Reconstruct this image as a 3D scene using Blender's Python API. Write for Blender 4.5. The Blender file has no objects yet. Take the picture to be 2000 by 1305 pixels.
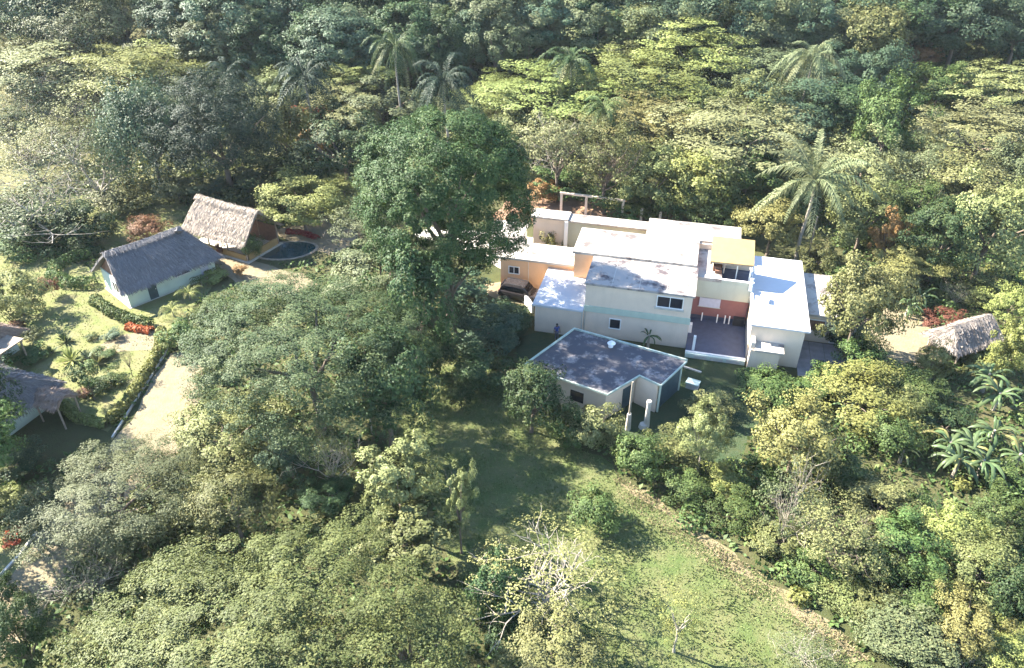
import bpy, bmesh, math, random
import numpy as np
from mathutils import Vector, Matrix

# ------------------------------------------------------------------ camera, sky, sun, exposure
S = bpy.context.scene
C = S.collection
HC = 40.0; PITCH = math.radians(34); FPX = 1500.0
cam = bpy.data.objects.new('camera', bpy.data.cameras.new('camera'))
C.objects.link(cam); S.camera = cam
cam.location = (0, 0, HC); cam.rotation_euler = (math.pi/2 - PITCH, 0, 0)
cam.data.sensor_width = 36; cam.data.lens = FPX/2000*36
cam.data.clip_start = .5; cam.data.clip_end = 3000
SUN_EL = math.radians(38); SUN_AZ = math.radians(23)      # from the left, a little behind the scene
sdir = Vector((-math.cos(SUN_AZ)*math.cos(SUN_EL), math.sin(SUN_AZ)*math.cos(SUN_EL), math.sin(SUN_EL)))
W = bpy.data.worlds.new('World'); S.world = W; W.use_nodes = True
wn = W.node_tree; bg = wn.nodes['Background']
sky = wn.nodes.new('ShaderNodeTexSky'); sky.sky_type = 'NISHITA'; sky.sun_disc = False
sky.sun_elevation = SUN_EL; sky.sun_rotation = math.atan2(sdir.x, sdir.y)
sky.air_density = 1.0; sky.dust_density = .1; sky.ozone_density = 3.0
wn.links.new(sky.outputs[0], bg.inputs[0]); bg.inputs[1].default_value = .078
sl = bpy.data.lights.new('sun', 'SUN'); sl.energy = 4.3; sl.angle = math.radians(.53); sl.color = (1, .93, .80)
so = bpy.data.objects.new('sun', sl); C.objects.link(so); so.rotation_euler = (-sdir).to_track_quat('-Z', 'Y').to_euler()
so.location = (-60, 40, 80)
S.view_settings.view_transform = 'Standard'; S.view_settings.look = 'None'
S.view_settings.exposure = 3.0; S.view_settings.gamma = 1; S.view_settings.use_curve_mapping = False
S.render.engine = 'CYCLES'
S.cycles.max_bounces = 6; S.cycles.diffuse_bounces = 3; S.cycles.glossy_bounces = 2; S.cycles.transmission_bounces = 3
S.cycles.transparent_max_bounces = 4; S.cycles.volume_bounces = 0

# ------------------------------------------------------------------ terrain and photo-to-ground helper
def gz(x, y):
    t = y - 108
    if t <= 0: return 0.0
    return .0052*t*t if t < 45 else .0052*2025 + .468*(t-45)
def ray(u, v):
    a = (u-1000)/FPX; b = -(v-652.5)/FPX
    return Vector((a, math.cos(PITCH)+b*math.sin(PITCH), -math.sin(PITCH)+b*math.cos(PITCH)))
def at(u, v, h=0.0):
    """point at height h above the terrain seen at photo position (u, v)"""
    d = ray(u, v); t0, t = 0, 5.0
    while t < 900:
        p = d*t
        if HC + p.z <= gz(p.x, p.y) + h: break
        t0 = t; t += 2.0
    for _ in range(30):
        m = (t0+t)/2; p = d*m
        if HC + p.z <= gz(p.x, p.y) + h: t = m
        else: t0 = m
    p = d*t
    return Vector((p.x, p.y, HC + p.z))
def depth(p): return p.y*math.cos(PITCH) - (p.z-HC)*math.sin(PITCH)
def g2(u, v, h=0.): p = at(u, v, h); return (p.x, p.y)

# ------------------------------------------------------------------ object helpers
def tag(o, label=None, cat=None, group=None, kind=None):
    if label: o['label'] = label
    if cat: o['category'] = cat
    if group: o['group'] = group
    if kind: o['kind'] = kind
    return o
def thing(name, label, cat, loc=(0, 0, 0), rz=0, group=None):
    o = bpy.data.objects.new(name, None); C.objects.link(o)
    o.location = loc; o.rotation_euler = (0, 0, rz); o.empty_display_size = .3
    return tag(o, label, cat, group)
def child(name, me, parent, mat=None, loc=(0, 0, 0), rot=(0, 0, 0), sc=(1, 1, 1)):
    o = bpy.data.objects.new(name, me); C.objects.link(o); o.parent = parent
    o.location = loc; o.rotation_euler = rot; o.scale = sc
    if mat:
        if not me.materials: me.materials.append(mat)
        elif me.materials[0] != mat:
            o.material_slots[0].link = 'OBJECT'; o.material_slots[0].material = mat
    return o
def npmesh(name, V, Fq, mat=None, tint=None):
    """mesh from arrays: V (n,3), Fq (m,k) faces of k corners"""
    V = np.asarray(V, np.float32); Fq = np.asarray(Fq, np.int32)
    me = bpy.data.meshes.new(name); n, k = Fq.shape
    me.vertices.add(len(V)); me.vertices.foreach_set('co', V.ravel())
    me.loops.add(n*k); me.loops.foreach_set('vertex_index', Fq.ravel())
    me.polygons.add(n); me.polygons.foreach_set('loop_start', np.arange(0, n*k, k, dtype=np.int32))
    me.update(calc_edges=True)
    if tint is not None:
        at_ = me.attributes.new('tint', 'FLOAT', 'POINT'); at_.data.foreach_set('value', np.asarray(tint, np.float32))
    if mat: me.materials.append(mat)
    return me
def box(bm, x0, x1, y0, y1, z0, z1):
    vs = [bm.verts.new(p) for p in ((x0,y0,z0),(x1,y0,z0),(x1,y1,z0),(x0,y1,z0),(x0,y0,z1),(x1,y0,z1),(x1,y1,z1),(x0,y1,z1))]
    for f in ((3,2,1,0),(4,5,6,7),(0,1,5,4),(1,2,6,5),(2,3,7,6),(3,0,4,7)): bm.faces.new([vs[i] for i in f])
def prism(bm, pts, z0, z1):
    """solid over a plan polygon; z0/z1 numbers or per-corner lists"""
    n = len(pts); a = z0 if isinstance(z0, (list, tuple)) else [z0]*n; b = z1 if isinstance(z1, (list, tuple)) else [z1]*n
    lo = [bm.verts.new((p[0], p[1], a[i])) for i, p in enumerate(pts)]; hi = [bm.verts.new((p[0], p[1], b[i])) for i, p in enumerate(pts)]
    bm.faces.new(hi); bm.faces.new(lo[::-1])
    for i in range(n):
        j = (i+1) % n; bm.faces.new((lo[i], lo[j], hi[j], hi[i]))
def cyl(bm, x, y, z0, z1, r0, r1=None, n=10):
    r1 = r0 if r1 is None else r1
    lo = [bm.verts.new((x+r0*math.cos(6.2832*i/n), y+r0*math.sin(6.2832*i/n), z0)) for i in range(n)]
    hi = [bm.verts.new((x+r1*math.cos(6.2832*i/n), y+r1*math.sin(6.2832*i/n), z1)) for i in range(n)]
    bm.faces.new(hi); bm.faces.new(lo[::-1])
    for i in range(n): bm.faces.new((lo[i], lo[(i+1) % n], hi[(i+1) % n], hi[i]))
def build(name, bm, mat, parent=None, loc=(0, 0, 0), bevel=0):
    if bevel: bmesh.ops.bevel(bm, geom=bm.edges[:], offset=bevel, segments=1, affect='EDGES', profile=.5)
    bmesh.ops.recalc_face_normals(bm, faces=bm.faces[:])
    me = bpy.data.meshes.new(name); bm.to_mesh(me); bm.free(); me.materials.append(mat)
    o = bpy.data.objects.new(name, me); C.objects.link(o); o.parent = parent; o.location = loc
    return o
def bx(name, parent, mat, *d, bevel=0):
    bm = bmesh.new(); box(bm, *d); return build(name, bm, mat, parent, bevel=bevel)
def tubes(paths, seg=5):
    """list of (points, radii) -> V, F"""
    V, F = [], []; o = 0
    ang = np.arange(seg)*2*math.pi/seg
    for P, R in paths:
        P = np.asarray(P, float); n = len(P)
        T = np.gradient(P, axis=0); T /= np.linalg.norm(T, axis=1)[:, None]+1e-9
        ref = np.where(np.abs(T[:, 2:3]) > .9, [[1., 0, 0]], [[0, 0, 1.]])
        A = np.cross(T, ref); A /= np.linalg.norm(A, axis=1)[:, None]+1e-9; B = np.cross(T, A)
        R = np.asarray(R, float)
        ring = P[:, None]+R[:, None, None]*(A[:, None]*np.cos(ang)[None, :, None]+B[:, None]*np.sin(ang)[None, :, None])
        V.append(ring.reshape(-1, 3))
        i = np.arange(n-1)[:, None]*seg; j = np.arange(seg)[None]; k = (j+1) % seg
        F.append((o+np.stack([i+j, i+k, i+seg+k, i+seg+j], -1)).reshape(-1, 4)); o += n*seg
    return np.concatenate(V), np.concatenate(F)

# ------------------------------------------------------------------ materials
def nodes(name):
    m = bpy.data.materials.new(name); m.use_nodes = True; nt = m.node_tree
    return m, nt, nt.nodes['Principled BSDF'], nt.nodes['Material Output']
def noise(nt, scale, detail=4, rough=.6, coord='Object', sc=None):
    tc = nt.nodes.new('ShaderNodeTexCoord'); n = nt.nodes.new('ShaderNodeTexNoise')
    n.inputs['Scale'].default_value = scale; n.inputs['Detail'].default_value = detail; n.inputs['Roughness'].default_value = rough
    src = tc.outputs[coord]
    if sc:
        mp = nt.nodes.new('ShaderNodeMapping'); mp.inputs['Scale'].default_value = sc; nt.links.new(src, mp.inputs[0]); src = mp.outputs[0]
    nt.links.new(src, n.inputs['Vector']); return n.outputs['Fac']
def ramp(nt, fac, stops):
    r = nt.nodes.new('ShaderNodeValToRGB'); e = r.color_ramp.elements
    while len(e) < len(stops): e.new(.5)
    for el, (p, c) in zip(e, stops): el.position = p; el.color = (*c, 1)
    nt.links.new(fac, r.inputs[0]); return r.outputs[0]
def mixc(nt, fac, a, b, mode='MIX'):
    m = nt.nodes.new('ShaderNodeMix'); m.data_type = 'RGBA'; m.blend_type = mode
    for s, val in ((0, fac), (6, a), (7, b)):
        if hasattr(val, 'is_linked') or isinstance(val, bpy.types.NodeSocket): nt.links.new(val, m.inputs[s])
        else: m.inputs[s].default_value = val if s == 0 else (*val, 1)
    return m.outputs[2]
def bump(nt, bsdf, h, strength=.4, dist=.05):
    b = nt.nodes.new('ShaderNodeBump'); b.inputs['Strength'].default_value = strength; b.inputs['Distance'].default_value = dist
    nt.links.new(h, b.inputs['Height']); nt.links.new(b.outputs[0], bsdf.inputs['Normal'])
def flat(name, c, rough=.7, var=.15, scale=1.5, metal=0, bmp=0):
    m, nt, p, o = nodes(name); f = noise(nt, scale, 5)
    d = tuple(x*(1-var) for x in c); e = tuple(min(1, x*(1+var)) for x in c)
    nt.links.new(ramp(nt, f, [(.3, d), (.7, e)]), p.inputs['Base Color'])
    p.inputs['Roughness'].default_value = rough; p.inputs['Metallic'].default_value = metal
    if bmp: bump(nt, p, noise(nt, scale*12, 3), bmp, .03)
    return m
def leaf(name, c, c2=None, trans=.22, rough=.6):
    m, nt, p, out = nodes('leaf_'+name)
    c2 = c2 or tuple(x*1.7 for x in c)
    at_ = nt.nodes.new('ShaderNodeAttribute'); at_.attribute_name = 'tint'
    col = ramp(nt, at_.outputs['Fac'], [(.0, tuple(x*.65 for x in c)), (.45, c), (1, c2)])
    oi = nt.nodes.new('ShaderNodeObjectInfo'); hs = nt.nodes.new('ShaderNodeHueSaturation')
    mr = nt.nodes.new('ShaderNodeMapRange'); mr.inputs['To Min'].default_value = .8; mr.inputs['To Max'].default_value = 1.2
    nt.links.new(oi.outputs['Random'], mr.inputs[0]); nt.links.new(mr.outputs[0], hs.inputs['Value'])
    mr2 = nt.nodes.new('ShaderNodeMapRange'); mr2.inputs['To Min'].default_value = .485; mr2.inputs['To Max'].default_value = .515
    nt.links.new(oi.outputs['Random'], mr2.inputs[0]); nt.links.new(mr2.outputs[0], hs.inputs['Hue'])
    nt.links.new(col, hs.inputs['Color']); col = hs.outputs[0]
    nt.links.new(col, p.inputs['Base Color']); p.inputs['Roughness'].default_value = rough
    p.inputs['Specular IOR Level'].default_value = .22
    tr = nt.nodes.new('ShaderNodeBsdfTranslucent'); nt.links.new(col, tr.inputs[0])
    mx = nt.nodes.new('ShaderNodeMixShader'); mx.inputs[0].default_value = trans
    nt.links.new(p.outputs[0], mx.inputs[1]); nt.links.new(tr.outputs[0], mx.inputs[2]); nt.links.new(mx.outputs[0], out.inputs[0])
    return m
LF = dict(
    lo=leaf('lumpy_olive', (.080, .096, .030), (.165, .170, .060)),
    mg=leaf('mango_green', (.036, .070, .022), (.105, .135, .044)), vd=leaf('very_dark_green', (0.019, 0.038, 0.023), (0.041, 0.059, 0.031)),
    sp=leaf('rain_tree_green', (0.067, 0.112, 0.046), (0.174, 0.211, 0.092)),
    pl=leaf('pale_yellow_tufts', (0.228, 0.237, 0.085), (0.340, 0.333, 0.148)),
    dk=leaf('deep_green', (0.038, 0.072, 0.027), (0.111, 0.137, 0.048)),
    bl=leaf('blue_green', (0.055, 0.093, 0.052), (0.126, 0.155, 0.078)),
    gr=leaf('mid_green', (0.067, 0.109, 0.032), (0.152, 0.181, 0.059)),
    ol=leaf('olive', (0.114, 0.131, 0.046), (0.229, 0.229, 0.089)),
    gy=leaf('grey_olive', (0.100, 0.123, 0.057), (0.200, 0.211, 0.104)),
    pa=leaf('pale_olive', (0.171, 0.185, 0.071), (0.296, 0.296, 0.133)),
    ye=leaf('yellow_green', (0.180, 0.199, 0.057), (0.311, 0.318, 0.115)),
    li=leaf('lime', (0.162, 0.199, 0.057), (0.281, 0.311, 0.104)),
    ta=leaf('tan', (.165, .170, .075), (.275, .275, .135)),
    yb=leaf('yellow_brown', (.165, .155, .055), (.28, .255, .10)),
    og=leaf('orange', (0.252, 0.144, 0.054), (0.391, 0.255, 0.111)),
    rd=leaf('red', (0.342, 0.068, 0.036), (0.468, 0.145, 0.068)),
    rb=leaf('red_brown', (0.162, 0.072, 0.041), (0.272, 0.136, 0.076)),
    ba=leaf('banana', (.065, .105, .042), (.165, .19, .095), .3, .4),
    gs=leaf('grass', (0.109, 0.142, 0.048), (0.163, 0.170, 0.067), .15, .8),
    dg=leaf('dry_grass', (0.270, 0.225, 0.126), (0.391, 0.323, 0.196), .15, .8))
M = {}
M['bark'] = flat('bark', (.13, .10, .075), .9, .35, 3)
M['palebark'] = flat('pale_bark', (.27, .235, .185), .85, .3, 3)
M['palmbark'] = flat('palm_bark', (.24, .21, .17), .9, .3, 4)
def plaster(name, c, dirt=(.30, .25, .19)):
    m, nt, p, o = nodes(name); f = noise(nt, 1.6, 6, .7, sc=(.9, .9, .12)); g = noise(nt, .5, 5)
    k = ramp(nt, f, [(.50, (0, 0, 0)), (.85, (.28, .28, .28))])
    b0 = ramp(nt, g, [(.3, tuple(x*.9 for x in c)), (.7, tuple(min(1, x*1.06) for x in c))])
    tc = nt.nodes.new('ShaderNodeTexCoord'); sx = nt.nodes.new('ShaderNodeSeparateXYZ'); nt.links.new(tc.outputs['Object'], sx.inputs[0])
    foot = ramp(nt, sx.outputs[2], [(0.0, (.5, .5, .5)), (.5, (0, 0, 0))])
    c1 = mixc(nt, k, b0, dirt); nt.links.new(mixc(nt, foot, c1, dirt), p.inputs['Base Color']); p.inputs['Roughness'].default_value = .88
    bump(nt, p, noise(nt, 14, 3), .12, .02); return m
M['cream'] = plaster('cream_plaster', (.68, .55, .42), (.42, .35, .27))
M['white'] = flat('white_paint', (.78, .76, .72), .7, .05, .8)
M['peach'] = plaster('peach_plaster', (.72, .44, .25), (.45, .25, .14))
M['band'] = flat('pale_green_paint', (.42, .48, .38), .8, .08, 1)
M['greygreen'] = plaster('grey_green_plaster', (.42, .43, .34), (.22, .22, .18))
M['red'] = flat('red_plaster', (.235, .10, .09), .8, .10, 1)
M['slate'] = flat('slate_tiles', (.05, .062, .10), .6, .2, 2)
M['paving'] = flat('grey_paving', (.22, .21, .22), .8, .2, 1.5)
M['dark'] = flat('dark_void', (.015, .015, .018), .8, .2, 2)
M['glass'] = flat('window_glass', (.02, .022, .028), .12, .2, 2)
M['shutter'] = flat('grey_shutter', (.50, .50, .56), .6, .08, 3)
M['brown'] = flat('brown_wood', (.16, .075, .045), .75, .3, 3)
M['timber'] = flat('weathered_timber', (.26, .21, .16), .85, .3, 3)
M['tan'] = flat('yellow_sheet', (.30, .205, .085), .6, .14, .9)
M['mint'] = plaster('mint_plaster', (.56, .63, .52), (.30, .32, .26))
M['concrete'] = flat('concrete', (.46, .43, .37), .9, .15, 2, bmp=.2)
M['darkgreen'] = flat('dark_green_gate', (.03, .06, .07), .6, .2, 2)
M['blue'] = flat('blue_cloth', (.03, .06, .22), .8, .1, 5)
M['skin'] = flat('skin', (.16, .085, .055), .6, .05, 5)
M['hair'] = flat('hair', (.012, .01, .01), .6, .1, 5)
M['carpaint'] = flat('grey_brown_car_paint', (.032, .027, .028), .25, .06, 2)
M['rubber'] = flat('rubber', (.02, .02, .02), .85, .1, 5)
M['metal'] = flat('wheel_metal', (.45, .44, .45), .35, .08, 5, 1)
M['lamp'] = flat('lamp_lens', (.55, .50, .48), .2, .05, 5)
M['redlamp'] = flat('red_lamp_lens', (.35, .03, .03), .25, .05, 5)
M['fabric'] = flat('pool_cover_white', (.7, .72, .75), .5, .08, 5)
def stained_or_dappled(name, base, stain_or_dapple, thr, scale=.45, sc=None, rough=.8):
    m, nt, p, o = nodes(name)
    f = noise(nt, scale, 8, .68, sc=sc); f2 = noise(nt, scale*6, 4)
    k = ramp(nt, f, [(thr, (0, 0, 0)), (thr+.14, (1, 1, 1))])
    b = mixc(nt, f2, tuple(x*.88 for x in base), base); nt.links.new(mixc(nt, k, b, stain_or_dapple), p.inputs['Base Color'])
    p.inputs['Roughness'].default_value = rough; return m
M['roofwhite'] = stained_or_dappled('white_roof', (.40, .365, .32), (.10, .08, .075), .50, .45)
M['roofstain'] = stained_or_dappled('mould_stained_roof', (.34, .305, .275), (.06, .045, .05), .49, .55)
M['roofblue'] = stained_or_dappled('white_sealed_roof', (.52, .52, .53), (.16, .16, .18), .60, .4, rough=.6)
M['roofdark'] = stained_or_dappled('dappled_shade_roof', (.058, .056, .066), (.25, .225, .215), .52, .9)  # tree shade as dark base, sun dapples as pale patches, put into the colour
M['edge'] = flat('roof_edge_paint', (.36, .42, .36), .8, .2, 2)
def thatch_mat(name, c, c2):
    m, nt, p, o = nodes(name); a = nt.nodes.new('ShaderNodeAttribute'); a.attribute_name = 'tint'
    f = noise(nt, .8, 5); col = ramp(nt, a.outputs['Fac'], [(0, tuple(x*.6 for x in c)), (.5, c), (1, c2)])
    nt.links.new(mixc(nt, f, col, tuple(x*.8 for x in c)), p.inputs['Base Color']); p.inputs['Roughness'].default_value = .9
    return m
M['thatchgrey'] = thatch_mat('grey_thatch', (.20, .185, .18), (.37, .34, .33))
M['thatchtan'] = thatch_mat('tan_thatch', (.36, .295, .235), (.52, .45, .37))
M['thatchpale'] = thatch_mat('pale_thatch', (.25, .21, .18), (.38, .33, .29))
M['thatchbrown'] = thatch_mat('brown_thatch', (.30, .22, .17), (.46, .36, .29))
def groundmat(name, cols, s1=.12, s2=1.6, s3=9):
    m, nt, p, o = nodes(name)
    f = noise(nt, s1, 6, .65); f2 = noise(nt, s2, 6, .7); f3 = noise(nt, s3, 3, .7)
    a = ramp(nt, f, [(.35, cols[0]), (.65, cols[1])]); b = ramp(nt, f2, [(.4, (0, 0, 0)), (.66, (1, 1, 1))])
    c = mixc(nt, b, a, cols[2]); d = ramp(nt, f3, [(.25, (.85, .85, .85)), (.75, (1.1, 1.1, 1.1))])
    mm = nt.nodes.new('ShaderNodeMix'); mm.data_type = 'RGBA'; mm.blend_type = 'MULTIPLY'; mm.inputs[0].default_value = 1
    nt.links.new(c, mm.inputs[6]); nt.links.new(d, mm.inputs[7])
    nt.links.new(mm.outputs[2], p.inputs['Base Color']); p.inputs['Roughness'].default_value = .95; p.inputs['Specular IOR Level'].default_value = .1
    bump(nt, p, f3, .6, .12); return m
M['forestfloor'] = groundmat('forest_floor', ((.045, .052, .022), (.085, .075, .038), (.06, .07, .028)))
M['meadow'] = groundmat('meadow_grass', ((.070, .098, .032), (.095, .11, .042), (.12, .12, .055)), .15, .6)
M['strip'] = groundmat('dry_grass_ground', ((.20, .16, .095), (.15, .135, .065), (.22, .18, .115)), .4, 1.5)
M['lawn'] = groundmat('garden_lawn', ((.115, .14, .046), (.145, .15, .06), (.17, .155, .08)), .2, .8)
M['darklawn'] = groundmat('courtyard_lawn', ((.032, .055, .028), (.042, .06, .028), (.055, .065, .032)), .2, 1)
M['sand'] = groundmat('sandy_path', ((.20, .165, .11), (.23, .19, .125), (.165, .14, .085)), .3, 1.2, 6)
M['earth'] = groundmat('pinkish_earth', ((.24, .15, .10), (.27, .17, .115), (.21, .13, .08)), .3, 1.2, 6)
M['field'] = groundmat('far_field', ((.13, .125, .06), (.165, .15, .08), (.11, .115, .05)), .08, .4, 3)
m, nt, p, o = nodes('pool_water'); p.inputs['Base Color'].default_value = (.012, .045, .05, 1); p.inputs['Roughness'].default_value = .08
bump(nt, p, noise(nt, 3, 3), .08, .05); M['water'] = m

# ------------------------------------------------------------------ ground and its sheets
def structure(o, label): return tag(o, label, kind='structure')
xs = np.concatenate([np.linspace(-700, -130, 20), np.linspace(-120, 120, 49), np.linspace(130, 700, 20)])
ys = np.concatenate([np.linspace(-300, 100, 21), np.linspace(104, 260, 60), np.linspace(275, 900, 30)])
V = np.array([(x, y, min(gz(x, y), 150)) for y in ys for x in xs]); nx = len(xs)
F = np.array([(j*nx+i, j*nx+i+1, (j+1)*nx+i+1, (j+1)*nx+i) for j in range(len(ys)-1) for i in range(nx-1)])
gnd = bpy.data.objects.new('ground', npmesh('ground', V, F, M['forestfloor'])); C.objects.link(gnd)
structure(gnd, 'earth and low growth under the trees and on the hillside')
CLEAR = []
def wob(pts, step=1.2, amp=.35, seed=0):
    """a plan outline with an uneven edge"""
    r = random.Random(seed); out = []; n = len(pts)
    for i in range(n):
        a = Vector(pts[i]); b = Vector(pts[(i+1) % n]); k = max(1, int((b-a).length/step)); nn = Vector((-(b-a).y, (b-a).x)).normalized()
        for j in range(k):
            q = a.lerp(b, j/k)+nn*r.uniform(-amp, amp); out.append((q.x, q.y))
    return out
def sheet(name, pts, mat, z, label, wobble=.35, clear=True, seed=1):
    bm = bmesh.new(); P = wob(pts, 1.2, wobble, seed) if wobble else pts
    f = bm.faces.new([bm.verts.new((x, y, z)) for x, y in P]); 
    if f.normal.z < 0: f.normal_flip()
    bmesh.ops.triangulate(bm, faces=[f])
    o = build(name, bm, mat); structure(o, label)
    if clear: CLEAR.append(np.array(pts))
    return o
PX = lambda *ps: [g2(u, v) for u, v in ps]
sheet('meadow', PX((800,700),(905,690),(985,740),(1120,862),(1240,950),(1420,1075),(1650,1245),(1760,1345),(1000,1345),(905,1180),(850,1000),(780,860),(740,760)), M['meadow'], .004, 'rough meadow strip running from the dark hedge to the lower edge', .5)
sheet('dry_verge', PX((1215,940),(1262,962),(1430,1082),(1658,1246),(1700,1290),(1672,1290),(1590,1222),(1420,1100),(1300,1012),(1235,968)), M['strip'], .010, 'tan dry grass verge along the foot of the shrub hedge', .4, False)
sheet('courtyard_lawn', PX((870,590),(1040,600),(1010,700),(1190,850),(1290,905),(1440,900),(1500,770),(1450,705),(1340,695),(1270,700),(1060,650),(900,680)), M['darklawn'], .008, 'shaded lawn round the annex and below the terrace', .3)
sheet('garden_lawn', PX((-120,520),(60,490),(190,525),(415,475),(440,535),(345,640),(328,655),(322,690),(212,842),(150,828),(90,760),(-120,760)), M['lawn'], .004, 'sunny yellow-green lawn between the thatched huts', .3)
sheet('back_lawn', PX((60,395),(200,375),(345,380),(370,420),(330,470),(200,500),(180,470),(100,450)), M['lawn'], .004, 'lawn strip behind the grey thatched hut', .5)
sheet('garden_path', PX((178,682),(238,656),(300,640),(325,660),(322,690),(300,686),(262,684),(215,690)), M['sand'], .012, 'pale sandy path widening by the red flower bed', .15, False)
sheet('hut_path', PX((425,478),(480,505),(530,520),(590,535),(620,555),(560,580),(470,560),(440,540),(415,520)), M['sand'], .008, 'pale sandy path between the two thatched huts', .2)
sheet('sand_clearing', PX((520,450),(600,440),(680,400),(720,410),(700,470),(640,500),(560,470)), M['sand'], .012, 'sandy clearing beyond the pool', .3)
sheet('road', PX((335,688),(400,690),(395,760),(370,830),(345,890),(260,960),(180,1060),(110,1160),(30,1270),(-60,1345),(-110,1250),(-20,1160),(60,1060),(130,970),(222,868),(268,800),(305,735)), M['sand'], .016, 'pale sandy drive running down past the garden hedge', .25)
sheet('lower_lawn', PX((-60,1050),(75,1040),(60,1075),(10,1140),(-60,1220)), M['lawn'], .020, 'small lawn beside the drive at the lower left', .1)
sheet('clearing', PX((1690,635),(1730,600),(1830,625),(1860,680),(1830,720),(1760,725),(1720,700)), M['sand'], .008, 'pale earth clearing beside the small thatched shelter', .3)
sheet('patio_earth', PX((960,430),(990,390),(1060,372),(1310,405),(1330,450),(1290,465),(1100,440)), M['earth'], .008, 'pinkish bare earth behind the long white building', .3)
sheet('yard_floor', [(-5.5,76.4),(-11.5,79.5),(-9.5,82),(4.5,78.5),(3,70.5),(-1,71.5)], M['concrete'], .014, 'pale concrete floor of the walled courtyard', 0)
sheet('yard', PX((930,560),(1000,548),(1060,572),(1045,600),(1010,595),(960,580)), M['sand'], .012, 'pale yard in front of the peach building', .2)
def terrain_sheet(name, pts, mat, z, label, step=1.5):
    P = np.array(pts); x0, y0 = P.min(0); x1, y1 = P.max(0); V, F = [], []; idx = {}
    def vid(i, j):
        if (i, j) not in idx:
            x = x0+i*step+.4*math.sin(i*2.1+j); y = y0+j*step+.4*math.cos(j*1.7+i); idx[(i, j)] = len(V); V.append((x, y, gz(x, y)+z))
        return idx[(i, j)]
    for i in range(int((x1-x0)/step)+1):
        for j in range(int((y1-y0)/step)+1):
            x, y = x0+(i+.5)*step, y0+(j+.5)*step; c = False
            for k in range(len(P)):
                (ax, ay), (bx_, by) = P[k], P[(k+1) % len(P)]
                if (ay > y) != (by > y) and x < (bx_-ax)*(y-ay)/(by-ay)+ax: c = not c
            if c: F.append((vid(i, j), vid(i+1, j), vid(i+1, j+1), vid(i, j+1)))
    o = bpy.data.objects.new(name, npmesh(name, V, F, mat)); C.objects.link(o); CLEAR.append(P); return structure(o, label)
terrain_sheet('slope_meadow', PX((-120,150),(120,95),(240,110),(330,150),(270,200),(200,290),(150,370),(-120,400)), M['field'], .05, 'pale dry open slope at the upper left')
terrain_sheet('far_field', PX((190,60),(300,28),(400,55),(480,62),(545,90),(520,120),(380,110),(250,85)), M['field'], .05, 'pale open field beyond the feather palms')
terrain_sheet('far_field', PX((900,160),(1000,150),(1090,160),(1100,185),(960,200),(890,190)), M['field'], .05, 'pale patch of open ground right of the drooping feather palm')
def ribbon(name, pts, width, h, mat, label):
    bm = bmesh.new()
    for (a, b) in zip(pts[:-1], pts[1:]):
        a = Vector(a); b = Vector(b); d = (b-a).normalized(); n = Vector((-d.y, d.x))*width/2
        prism(bm, [tuple(a-n), tuple(b-n), tuple(b+n), tuple(a+n)], -.02, h)
    return structure(build(name, bm, mat), label)
ribbon('kerb', PX((330,682),(318,700),(290,745),(258,795),(220,856)), .14, .16, M['concrete'], 'low stone kerb between the garden hedge and the drive')
ribbon('kerb', PX((72,1042),(40,1085),(0,1128)), .16, .18, M['concrete'], 'low stone kerb beside the lower lawn')

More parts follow.
